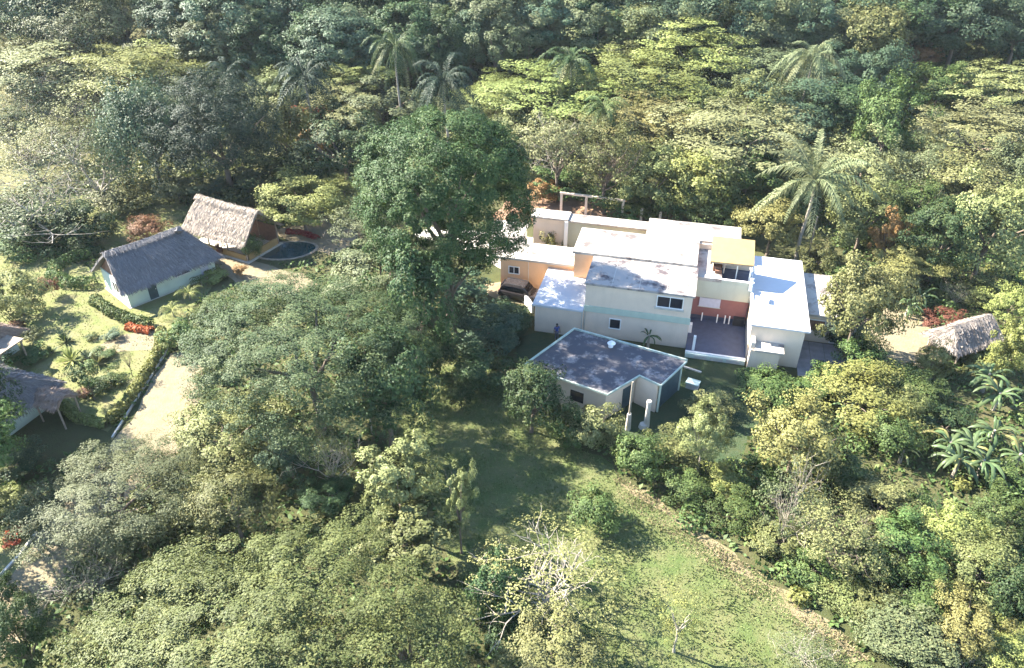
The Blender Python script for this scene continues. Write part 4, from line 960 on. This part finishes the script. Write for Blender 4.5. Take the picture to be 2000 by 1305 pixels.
def spiky(u, v, w, h, label, mat, n=46, cat='plant', name='fan_palm', clear=.0):
    p = at(u, v, 0); s = FPX/depth(p); R = w/2/s; r = np.random.default_rng(n+int(u)); V, F, tt = [], [], []; o = 0
    for i in range(n):
        a = r.uniform(0, 6.283); e = r.uniform(.05, 1.35); d = np.array([math.cos(a)*math.cos(e), math.sin(a)*math.cos(e), math.sin(e)]); l = R*r.uniform(.8, 1.15)
        sd = np.cross(d, [0, 0, 1.]); sd /= np.linalg.norm(sd)+1e-6; b = np.array([0, 0, clear]); wd = R*.07
        V += [b, b+d*l*.55+sd*wd, b+d*l+np.array([0, 0, -.1*l]), b+d*l*.55-sd*wd]; F.append((o, o+1, o+2, o+3)); tt += [r.uniform(.1, .9)]*4; o += 4
    t = thing(name, label, cat, (p.x, p.y, 0))
    child('leaf_rosette', npmesh('leaf_rosette', V, F, None, tt), t, LF[mat])
    bm = bmesh.new(); cyl(bm, 0, 0, -.05, max(.12, clear+.1), .09, .07); build('stem', bm, M['palmbark'], t)
for q in ((128,668,44,34,'dark spiky palm uppermost on the garden lawn','dk'),(140,705,66,60,'larger bright fan palm in the middle of the garden lawn','ye'),
          (192,712,54,44,'pale spiky plant right of the larger bright fan palm','pa'),(170,700,44,30,'dark spiky plant between the fan palm and the pale spiky plant','bl'),
          (1655,485,70,66,'blue-green spiky plant behind the white wing','bl'),(100,690,40,30,'spiky plant beside the porch of the left hut','gr')):
    spiky(*q)
def fern_palm(u, v, w, label, mat, n=12):
    p = at(u, v, 0); s = FPX/depth(p); k = (w/s)/2.7
    t = thing('areca_palm', label, 'palm', (p.x, p.y, 0), rng0.uniform(0, 6))
    bm = bmesh.new(); cyl(bm, 0, 0, -.05, .7*k, .09, .06); build('stem', bm, M['palmbark'], t)
    for i in range(n): child('frond', FR['fern'], t, LF[mat], (0, 0, .65*k), (0, rng0.uniform(-.3, .2), i*2.4), (k*rng0.uniform(.8, 1.15),)*3)
fern_palm(372, 585, 60, 'garden palm below the door of the grey hut, upper of two', 'ye')
fern_palm(340, 618, 62, 'garden palm below the door of the grey hut, lower of two', 'ye')
fern_palm(395, 560, 52, 'garden palm beside the yellow-leaved shrub at the grey hut', 'gr')
fern_palm(1062, 395, 50, 'small yellow palm on the bare earth left of the concrete pergola', 'ye')
def banana_leaf(L, seed):
    r = np.random.default_rng(seed); V, F, t = [], [], []; n = 9; up = r.uniform(.75, 1.0); dr = r.uniform(.7, 1.1)
    for i in range(n):
        s = i/(n-1); c = np.array([L*(s-.25*s*s), 0, L*(up*s-dr*s*s)]); w = L*.06*(math.sin(math.pi*min(1, .1+.88*s))**.55)*(1 if i else .15)
        V += [c+[0, -w, -.28*w-r.uniform(0, .04)], c, c+[0, w, -.28*w-r.uniform(0, .04)]]; t += [.3+r.uniform(0, .3), .62, .3+r.uniform(0, .3)]
    for i in range(n-1):
        a = 3*i; F += [(a, a+1, a+4, a+3), (a+1, a+2, a+5, a+4)]
    return npmesh('banana_leaf', V, F, None, t)
BL = [banana_leaf(1.0, i) for i in range(4)]
def banana(u, v, L, zc, label, mat='ba', n=10, stems=1):
    p = at(u, v, zc)
    t = thing('banana_plant', label, 'plant', (p.x, p.y, p.z-zc), rng0.uniform(0, 6))
    for k in range(stems):
        dx, dy = (0, 0) if stems == 1 else (1.2*math.cos(6.28*k/stems+.4), 1.2*math.sin(6.28*k/stems+.4)); z = zc*rng0.uniform(.8, 1.1)
        bm = bmesh.new(); cyl(bm, dx, dy, -.05, z, .16, .09, 8); build('stem', bm, M['palebark'], t)
        for i in range(n):
            child('leaf', BL[(i+k) % 4], t, LF['yb' if (i*7+k*3) % 11 == 5 else mat], (dx, dy, z-.15), (rng0.uniform(-.35, .35), rng0.uniform(-.5, .6), i*2.4+k+rng0.uniform(-.3, .3)), (L*rng0.uniform(.6, 1.15),)*3)
banana(1945, 745, 2.7, 2.0, 'big banana plant in front of the small thatched shelter', 'ba', 16, 2)
banana(1890, 880, 2.6, 1.8, 'long-leaved banana clump in the middle of the right thicket', 'ba', 15, 4)
banana(1970, 860, 2.5, 1.6, 'banana plant on the right edge beside the long-leaved clump', 'ba', 13, 2)
banana(1655, 800, 1.9, 1.5, 'small banana plant behind the yellow-brown tree', 'ba', 9)
banana(1790, 580, 2.2, 1.8, 'banana plant on the near side of the pale clearing, behind the tall tree', 'ba', 13, 2)
banana(1268, 655, 1.7, 1.6, 'dark banana plant against the wall of the white house', 'dk', 9)
banana(1765, 880, 1.8, 1.2, 'young banana plant left of the long-leaved clump', 'pa', 8)
# pencil-thin conifer
p = at(398, 372, 0); t = thing('conifer', 'pencil-thin conifer behind the tan thatched pavilion', 'tree', (p.x, p.y, 0))
child('crown', VAR['med'][0], t, LF['gr'], (0, 0, 2.0), (0, 0, 0), (.32, .32, 1.9)); bm = bmesh.new(); cyl(bm, 0, 0, -.05, .6, .07); build('trunk', bm, M['bark'], t)

# ------------------------------------------------------------------ clipped hedges
def hedge(label, pts, width, height, mat, seed=1, dens=260, name='hedge'):
    r = np.random.default_rng(seed); P = np.array(pts, float); seg = np.diff(P, axis=0); ln = np.linalg.norm(seg, axis=1); tot = ln.sum(); n = int(tot*dens)
    s = r.uniform(0, tot, n); cum = np.concatenate([[0], np.cumsum(ln)]); k = np.clip(np.searchsorted(cum, s)-1, 0, len(ln)-1); f = ((s-cum[k])/ln[k])[:, None]
    c = P[k]+seg[k]*f; d = seg[k]/ln[k][:, None]; nn = np.stack([-d[:, 1], d[:, 0]], 1)
    a = r.uniform(-.35, math.pi+.35, n); rr = r.uniform(.8, 1.08, n)*(1+.10*np.sin(s*2.3+a*2)+.08*np.sin(s*5.1))
    Q = np.zeros((n, 3)); Q[:, :2] = c+nn*(np.cos(a)*rr*width/2)[:, None]; Q[:, 2] = np.maximum(.03, height*.35+np.sin(a)*rr*height*.65)
    N = np.zeros((n, 3)); N[:, :2] = nn*np.cos(a)[:, None]; N[:, 2] = np.sin(a); N += r.normal(size=(n, 3))*.55
    L = .22*r.uniform(.7, 1.3, n); V, F, t = leaves(Q, N, L, L*.6, r, np.clip(r.normal(.45, .2, n), 0, 1))
    b = P.mean(0); V = V-np.array([b[0], b[1], 0]); t_ = thing(name, label, 'hedge', (b[0], b[1], 0))
    child('foliage', npmesh('foliage', V, F, None, t), t_, LF[mat])
    paths = []
    for q in np.linspace(.2, tot-.2, max(3, int(tot/1.1))):
        i = min(len(ln)-1, max(0, int(np.searchsorted(cum, q)-1))); x, y = P[i]+seg[i]*(q-cum[i])/ln[i]-b; paths.append(([(x, y, -.04), (x+.05, y, height*.4), (x, y, height*.75)], [.04, .03, .015]))
    child('stems', npmesh('stems', *tubes(paths, 5)), t_, M['bark'])
hedge('yellow-green clipped hedge between the garden lawn and the drive', PX((316,650),(312,690),(282,742),(250,790),(212,832)), .9, .75, 'ye', 1)
hedge('yellow-green hedge along the front of the lower garden lawn', PX((212,834),(180,828),(150,818),(120,790)), .8, .7, 'ye', 2)
hedge('low green hedge in front of the grey thatched hut', PX((185,590),(215,612),(250,628),(295,640)), 1.1, .9, 'gr', 3)
hedge('curved bright green hedge left of the grey thatched hut', PX((180,500),(140,510),(112,525),(105,545),(140,560),(185,560)), 1.4, 1.0, 'gr', 4)
hedge('dark green hedge row behind the curved bright hedge', PX((205,500),(150,497),(115,512)), 1.0, 1.1, 'dk', 5)
hedge('clipped hedge along the edge of the paving and white wing', PX((1455,735),(1510,752),(1570,758),(1640,748)), 1.2, .8, 'gr', 6)
hedge('row of red plants along the far rim of the pool', PX((560,455),(590,457),(622,468)), .7, .45, 'rd', 8, 260, 'flower_bed')
hedge('red flower bed edging beside the sandy garden path', PX((250,640),(275,646),(297,650)), .9, .5, 'rd', 7, 300, 'flower_bed')

# ------------------------------------------------------------------ undergrowth and grass (uncountable)
def inside(P, poly):
    x, y = P[:, 0], P[:, 1]; c = np.zeros(len(P), bool); n = len(poly)
    for i in range(n):
        x0, y0 = poly[i]; x1, y1 = poly[(i+1) % n]
        c ^= ((y0 > y) != (y1 > y)) & (x < (x1-x0)*(y-y0)/(y1-y0+1e-9)+x0)
    return c
HOUSE_CLEAR = [np.array(q) for q in ([(-4, 57), (30, 50), (38, 62), (36, 82), (0, 90), (-10, 92), (-12, 68)], [(-45, 62), (-36, 60), (-28, 69), (-36, 78)], [(-38, 78), (-28, 71), (-23, 76), (-33, 83)], [(-50, 58), (-37, 56), (-30, 44), (-45, 38)], [(-30, 72.5), (-20, 72.5), (-19.5, 79), (-29, 79.5)], [(-38, 68), (-30, 66), (-27, 72), (-30, 75)])]
def gzv(y): t = np.maximum(0, y-108); return np.where(t < 45, .0052*t*t, .0052*2025+.468*(t-45))
def scatter(name, label, n, x0, x1, y0, y1, size, zmax, mat, seed, keep=None, flat_n=.6, skip=True, patch=0):
    r = np.random.default_rng(seed); P = np.stack([r.uniform(x0, x1, n), r.uniform(y0, y1, n)], 1); ok = np.abs(P[:, 0]) < 26+P[:, 1]*.95
    if keep is not None:
        k = np.zeros(n, bool)
        for q in keep: k |= inside(P, np.array(q))
        ok &= k
    if skip:
        for q in CLEAR+HOUSE_CLEAR: ok &= ~inside(P, q)
    P = P[ok]; n = len(P)
    z = r.random(n)**1.5*zmax*(.55+.45*np.sin(P[:, 0]*.35+1.3*np.sin(P[:, 1]*.23))*np.cos(P[:, 1]*.31))
    Q = np.stack([P[:, 0], P[:, 1], gzv(P[:, 1])+np.abs(z)+size*.15], 1)
    N = r.normal(size=(n, 3))*flat_n; N[:, 2] += .7
    L = size*r.uniform(.6, 1.4, n); V, F, t = leaves(Q, N, L, L*.55, r, np.clip(r.normal(.4, .2, n), 0, 1))
    o = bpy.data.objects.new(name, npmesh(name, V, F, LF[mat], t)); C.objects.link(o); tag(o, label, kind='stuff')
scatter('undergrowth', 'mixed low growth on the ground between the trees', 80000, -75, 75, 15, 92, .42, .9, 'gr', 1)
scatter('undergrowth', 'mixed low growth under the far trees', 80000, -150, 150, 92, 230, .8, 2.2, 'ol', 2)
def understorey(name, label, n, x0, x1, y0, y1, R, leafs, size, mat, seed, polys=None):
    """low bushy growth closing the gaps between the trees"""
    r = np.random.default_rng(seed); P = np.stack([r.uniform(x0, x1, n), r.uniform(y0, y1, n)], 1); ok = np.abs(P[:, 0]) < 28+P[:, 1]*.95
    if polys is not None:
        k = np.zeros(n, bool)
        for q in polys: k |= inside(P, np.array(q))
        ok &= k
    for q in CLEAR+HOUSE_CLEAR: ok &= ~inside(P, q)
    P = P[ok]; n = len(P); rr = R*r.uniform(.5, 1.3, n); ci = np.repeat(np.arange(n), leafs); m = len(ci)
    D = r.normal(size=(m, 3)); D /= np.linalg.norm(D, axis=1)[:, None]; D[:, 2] = np.abs(D[:, 2]); rad = rr[ci]*r.uniform(.55, 1.1, m)*(1+.18*np.sin(D[:, 0]*5+ci)*np.cos(D[:, 1]*4+ci*2.))
    Q = D*rad[:, None]; Q[:, 2] *= .85; Q[:, :2] += P[ci]; Q[:, 2] += gzv(Q[:, 1])+.1
    N = D+r.normal(size=(m, 3))*.45; N[:, 2] += .4; L = size*r.uniform(.6, 1.4, m)
    V, F, t = leaves(Q, N, L, L*.55, r, np.clip(r.normal(.42, .16, m)+r.normal(0, .15, n)[ci], 0, 1))
    o = bpy.data.objects.new(name, npmesh(name, V, F, LF[mat], t)); C.objects.link(o); tag(o, label, kind='stuff')
understorey('understorey', 'olive bushy growth filling the gaps between the trees behind the house', 330, -100, 110, 84, 135, 2.4, 240, .42, 'ol', 31)
understorey('understorey', 'pale bushy growth filling the gaps between the trees behind the house', 230, -100, 110, 88, 140, 2.6, 240, .42, 'pa', 32)
understorey('understorey', 'dark bushy growth under the far forest', 380, -140, 140, 118, 215, 3.4, 200, .6, 'bl', 33)
understorey('understorey', 'mixed bushy growth filling the thicket on the right', 400, 12, 95, 12, 84, 1.5, 260, .26, 'gr', 34)
understorey('understorey', 'yellowish bushy growth filling the thicket on the right', 190, 14, 95, 12, 84, 1.3, 240, .25, 'ye', 35)
understorey('understorey', 'olive bushy growth under the trees at the lower left', 170, -45, 4, 18, 58, 1.4, 240, .25, 'ol', 36)
understorey('understorey', 'green bushy growth round the garden at the left', 120, -75, -15, 66, 92, 1.5, 240, .28, 'gr', 37)
def blades(name, label, n, polys, h, mat, seed, wid=.05):
    r = np.random.default_rng(seed); out = []
    for q in polys:
        q = np.array(q); P = np.stack([r.uniform(q[:, 0].min(), q[:, 0].max(), n), r.uniform(q[:, 1].min(), q[:, 1].max(), n)], 1); out.append(P[inside(P, q)])
    P = np.concatenate(out); n = len(P); hh = h*r.uniform(.4, 1.3, n)*(.7+.5*np.sin(P[:, 0]*.9+np.sin(P[:, 1]*.7)*2)*np.sin(P[:, 1]*1.1)); hh = np.maximum(hh, h*.25)
    a = r.uniform(0, 6.283, n); d = np.stack([np.cos(a), np.sin(a)], 1)*wid; l = r.normal(size=(n, 2))*h*.35
    z = np.zeros((n, 1)); A = np.concatenate([P-d, z], 1); B = np.concatenate([P+d, z], 1); T_ = np.concatenate([P+l, hh[:, None]], 1)
    V = np.stack([A, B, T_], 1).reshape(-1, 3); t = np.repeat(np.clip(r.normal(.45, .22, n), 0, 1), 3)
    o = bpy.data.objects.new(name, npmesh(name, V, np.arange(3*n).reshape(-1, 3), LF[mat], t)); C.objects.link(o); tag(o, label, kind='stuff')
blades('grass', 'rough grass standing in the meadow strip', 60000, [CLEAR[0]], .18, 'gs', 3, .05)
blades('dry_grass', 'straw-coloured grass along the verge', 26000, [PX((1195,925),(1255,955),(1425,1078),(1655,1243),(1700,1290),(1640,1300),(1540,1215),(1390,1110),(1280,1030),(1205,970))], .16, 'dg', 4, .03)
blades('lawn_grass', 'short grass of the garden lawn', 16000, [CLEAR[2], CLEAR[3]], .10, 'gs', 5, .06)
# ------------------------------------------------------------------ pool, posts, car, person
pool = thing('garden_pool', 'oval garden pool with a pale rim beside the tan thatched pavilion', 'pool', (*g2(560, 490), 0), math.radians(8))
oval = [(3.1*math.cos(a)*(1+.06*math.sin(2*a)), 2.0*math.sin(a)) for a in np.linspace(0, 2*math.pi, 37)[:-1]]
bm = bmesh.new(); prism(bm, oval, .01, .06); build('water', bm, M['water'], pool)
bm = bmesh.new(); n = len(oval)
for i in range(n):
    a, b = Vector(oval[i]), Vector(oval[(i+1) % n]); prism(bm, [tuple(a*1.005), tuple(b*1.005), tuple(b*1.12), tuple(a*1.10)], -.02, .10)
build('rim', bm, M['timber'], pool)
for i, (x, y) in enumerate(((-.9, -.8), (-1.6, -1.05))):
    pass
ut = thing('utility_post', 'thin grey pole rising from a pale concrete footing in front of the annex', 'post', (9.1, 45.9, 0))
bm = bmesh.new(); cyl(bm, 0, 0, -.1, 1.6, .24, .17, 8); build('footing', bm, M['concrete'], ut)
bm = bmesh.new(); cyl(bm, 0, 0, 1.602, 4.7, .085, .07, 8); build('pole', bm, M['palebark'], ut)
cp = thing('concrete_post', 'pale tapered concrete post with a flat cap right of the thin pole', 'post', (10.6, 46.25, 0))
bm = bmesh.new(); cyl(bm, 0, 0, -.1, 2.4, .26, .15, 8); build('shaft', bm, M['concrete'], cp)
bm = bmesh.new(); cyl(bm, 0, 0, 2.402, 2.58, .22, .2, 8); build('cap', bm, M['concrete'], cp)
bm = bmesh.new(); cyl(bm, -.25, -.1, -.05, .35, .42, .3, 8); build('base_mound', bm, M['concrete'], cp)
bp = thing('bare_pole', 'thin pale upright pole under the right side of the broad spreading tree', 'pole', (*g2(727, 850), 0))
bm = bmesh.new(); cyl(bm, 0, 0, -.1, 3.2, .07, .05, 7); build('shaft', bm, M['palebark'], bp)
wp = thing('wire_pole', 'tall dark thin pole behind the white wing, below the coconut palm', 'pole', (*g2(1577, 505), 0))
for x, y in ((1096, 825), (1070, 812)):
    fp = thing('fence_post', 'thin pale fence post at the dark hedge by the annex' + (', right one' if x > 1080 else ', left one'), 'post', (*g2(x, y), 0))
    bm = bmesh.new(); cyl(bm, 0, 0, -.1, 1.9, .07, .06, 7); build('shaft', bm, M['palebark'], fp)
bm = bmesh.new(); cyl(bm, 0, 0, -.1, 5.0, .10, .07, 7); build('shaft', bm, M['timber'], wp)
wb = thing('water_box', 'small pale concrete water box on the lawn right of the annex', 'box', (*g2(1352, 757), 0), -.5)
part('body', 'concrete', (-.5, .5, -.35, .35, -.05, .55), parent=wb); part('lid', 'mint', (-.55, .55, -.4, .4, .553, .62), parent=wb)
st = thing('low_edging', 'pale low concrete edging on the lawn right of the annex', 'edging', (*g2(1350, 722), 0), -.55)
part('kerb_stone', 'concrete', (-.9, 0, -.08, .08, -.05, .12), parent=st); part('kerb_stone', 'concrete', (.02, .9, -.08, .08, -.05, .12), parent=st)

car = thing('parked_car', 'dark grey-brown off-road car parked in front of the peach outbuilding', 'car', hl(-7.0, 5.0), HA+math.radians(-8))
def loft(name, secs, mat, parent):
    bm = bmesh.new(); R = [[bm.verts.new(p) for p in s] for s in secs]; k = len(R[0])
    for a, b in zip(R[:-1], R[1:]):
        for i in range(k): bm.faces.new((a[i], a[(i+1) % k], b[(i+1) % k], b[i]))
    bm.faces.new(R[0][::-1]); bm.faces.new(R[-1]); return build(name, bm, mat, parent)
def sec(x, w, z0, z1, rr=.12): return [(x, -w, z0), (x, w, z0), (x, w*1.02, (z0+z1)*.5), (x, w*.98, z1-rr), (x, w*.9, z1), (x, -w*.9, z1), (x, -w*.98, z1-rr), (x, -w*1.02, (z0+z1)*.5)]
body = loft('body', [sec(-2.2, .78, .45, .9), sec(-2.12, .88, .36, 1.02), sec(-1.5, .9, .34, 1.06), sec(.6, .9, .34, 1.05), sec(1.2, .89, .34, 1.0), sec(2.05, .86, .36, .92), sec(2.22, .74, .45, .8)], M['carpaint'], car)
loft('cabin', [sec(-2.05, .80, 1.03, 1.25), sec(-1.75, .76, 1.03, 1.72), sec(-.2, .75, 1.03, 1.76), sec(.45, .74, 1.03, 1.70), sec(1.1, .76, 1.0, 1.06, .03)], M['carpaint'], car)
for s in (-1, 1):
    for x0, x1 in ((-1.55, -.65), (-.55, .45)): bm = bmesh.new(); y = s*.785; prism(bm, [(x0, y-.02), (x1, y-.02), (x1, y+.02), (x0, y+.02)], 1.16, 1.58); build('side_window', bm, M['glass'], car)
    part('roof_rail', 'metal', (-1.5, .3, s*.62-.02, s*.62+.02, 1.775, 1.82), parent=car)
    part('headlight', 'lamp', (2.15, 2.2, s*.55-.17, s*.55+.17, .66, .80), parent=car); part('tail_light', 'redlamp', (-2.21, -2.12, s*.72-.08, s*.72+.08, .72, 1.0), parent=car)
    part('mirror', 'carpaint', (.55, .68, s*.95-.09, s*.95+.09, 1.05, 1.2), parent=car)
    for x in (-1.4, 1.4):
        bm = bmesh.new(); cyl(bm, 0, 0, -.12, .12, .36, .36, 16); bmesh.ops.rotate(bm, verts=bm.verts[:], cent=(0, 0, 0), matrix=Matrix.Rotation(math.pi/2, 3, 'X')); bmesh.ops.translate(bm, verts=bm.verts[:], vec=(x, s*.82, .36)); w = build('wheel', bm, M['rubber'], car)
        bm = bmesh.new(); cyl(bm, 0, 0, -.012, .012, .22, .22, 14); bmesh.ops.rotate(bm, verts=bm.verts[:], cent=(0, 0, 0), matrix=Matrix.Rotation(math.pi/2, 3, 'X')); bmesh.ops.translate(bm, verts=bm.verts[:], vec=(x, s*.955, .36)); build('rim', bm, M['metal'], w)
bm = bmesh.new(); v4 = [bm.verts.new(p) for p in ((.52, -.66, 1.66), (.52, .66, 1.66), (1.06, .70, 1.09), (1.06, -.70, 1.09))]; bm.faces.new(v4); bmesh.ops.solidify(bm, geom=bm.faces[:], thickness=.02); build('windscreen', bm, M['glass'], car)
part('rear_window', 'glass', (-2.06, -1.99, -.6, .6, 1.2, 1.5), parent=car); part('bumper', 'rubber', (2.18, 2.3, -.75, .75, .42, .58), (-2.3, -2.18, -.75, .75, .42, .6), parent=car)

# person standing behind the annex
def skinned(name, verts, edges, rad, mat, parent, sub=1):
    me = bpy.data.meshes.new(name); me.from_pydata(verts, edges, []); o = bpy.data.objects.new(name, me); C.objects.link(o); o.parent = parent
    sk = o.modifiers.new('skin', 'SKIN'); sk.use_smooth_shade = True
    for v_, r_ in zip(me.skin_vertices[0].data, rad): v_.radius = r_ if isinstance(r_, tuple) else (r_, r_)
    me.skin_vertices[0].data[0].use_root = True
    ss = o.modifiers.new('sub', 'SUBSURF'); ss.levels = sub; ss.render_levels = sub; me.materials.append(mat); return o
pp = g2(1087, 664); per = thing('person', 'person in blue clothes standing behind the annex by the house wall', 'person', (pp[0], pp[1], 0), .3)
vs = [(0,0,.92),(0,0,1.1),(0,.01,1.3),(0,.01,1.44),(0,0,1.52),(0,-.01,1.63),(0,-.01,1.72),(.19,.01,1.40),(.27,.02,1.13),(.29,-.05,.88),(.30,-.07,.78),(-.19,.01,1.40),(-.27,.02,1.13),(-.29,-.05,.88),(-.30,-.07,.78),(.1,0,.85),(.12,-.01,.48),(.13,.02,.08),(.14,-.14,.04),(-.1,0,.85),(-.12,-.01,.48),(-.13,.02,.08),(-.14,-.14,.04)]
es = [(0,1),(1,2),(2,3),(3,4),(4,5),(5,6),(3,7),(7,8),(8,9),(9,10),(3,11),(11,12),(12,13),(13,14),(0,15),(15,16),(16,17),(17,18),(0,19),(19,20),(20,21),(21,22)]
rd_ = [(.15,.11),(.14,.10),(.16,.11),(.09,.08),.055,.085,.06,.06,.045,.035,.03,.06,.045,.035,.03,.085,.06,.045,.035,.085,.06,.045,.035]
skinned('body', vs, es, rd_, M['skin'], per)
skinned('shirt', [(0,0,.90),(0,0,1.1),(0,.01,1.3),(0,.01,1.42),(.2,.01,1.39),(.25,.02,1.2),(-.2,.01,1.39),(-.25,.02,1.2)], [(0,1),(1,2),(2,3),(3,4),(4,5),(3,6),(6,7)], [(.175,.13),(.165,.12),(.18,.13),(.10,.09),.08,.065,.08,.065], M['blue'], per)
skinned('trousers', [(0,0,.95),(.1,0,.85),(.12,-.01,.48),(.13,.02,.12),(-.1,0,.85),(-.12,-.01,.48),(-.13,.02,.12)], [(0,1),(1,2),(2,3),(0,4),(4,5),(5,6)], [(.17,.125),.10,.075,.06,.10,.075,.06], M['slate'], per)
bm = bmesh.new(); bmesh.ops.create_icosphere(bm, subdivisions=2, radius=.115); bmesh.ops.scale(bm, vec=(.92, 1.0, .9), verts=bm.verts[:]); bmesh.ops.translate(bm, vec=(0, .012, 1.69), verts=bm.verts[:]); build('hair', bm, M['hair'], per)

# ------------------------------------------------------------------ the air: one closed box of even pale haze round camera and scene
bm = bmesh.new(); box(bm, -760, 760, -320, 960, -1.5, 175)
hm = bpy.data.materials.new('haze'); hm.use_nodes = True; nt = hm.node_tree; nt.nodes.remove(nt.nodes['Principled BSDF'])
pv_ = nt.nodes.new('ShaderNodeVolumePrincipled'); pv_.inputs['Color'].default_value = (.82, .92, 1, 1); pv_.inputs['Density'].default_value = .00009; pv_.inputs['Anisotropy'].default_value = .1
nt.links.new(pv_.outputs[0], nt.nodes['Material Output'].inputs['Volume'])
hz = build('haze', bm, hm); tag(hz, 'thin pale haze in the air over the valley', kind='stuff')
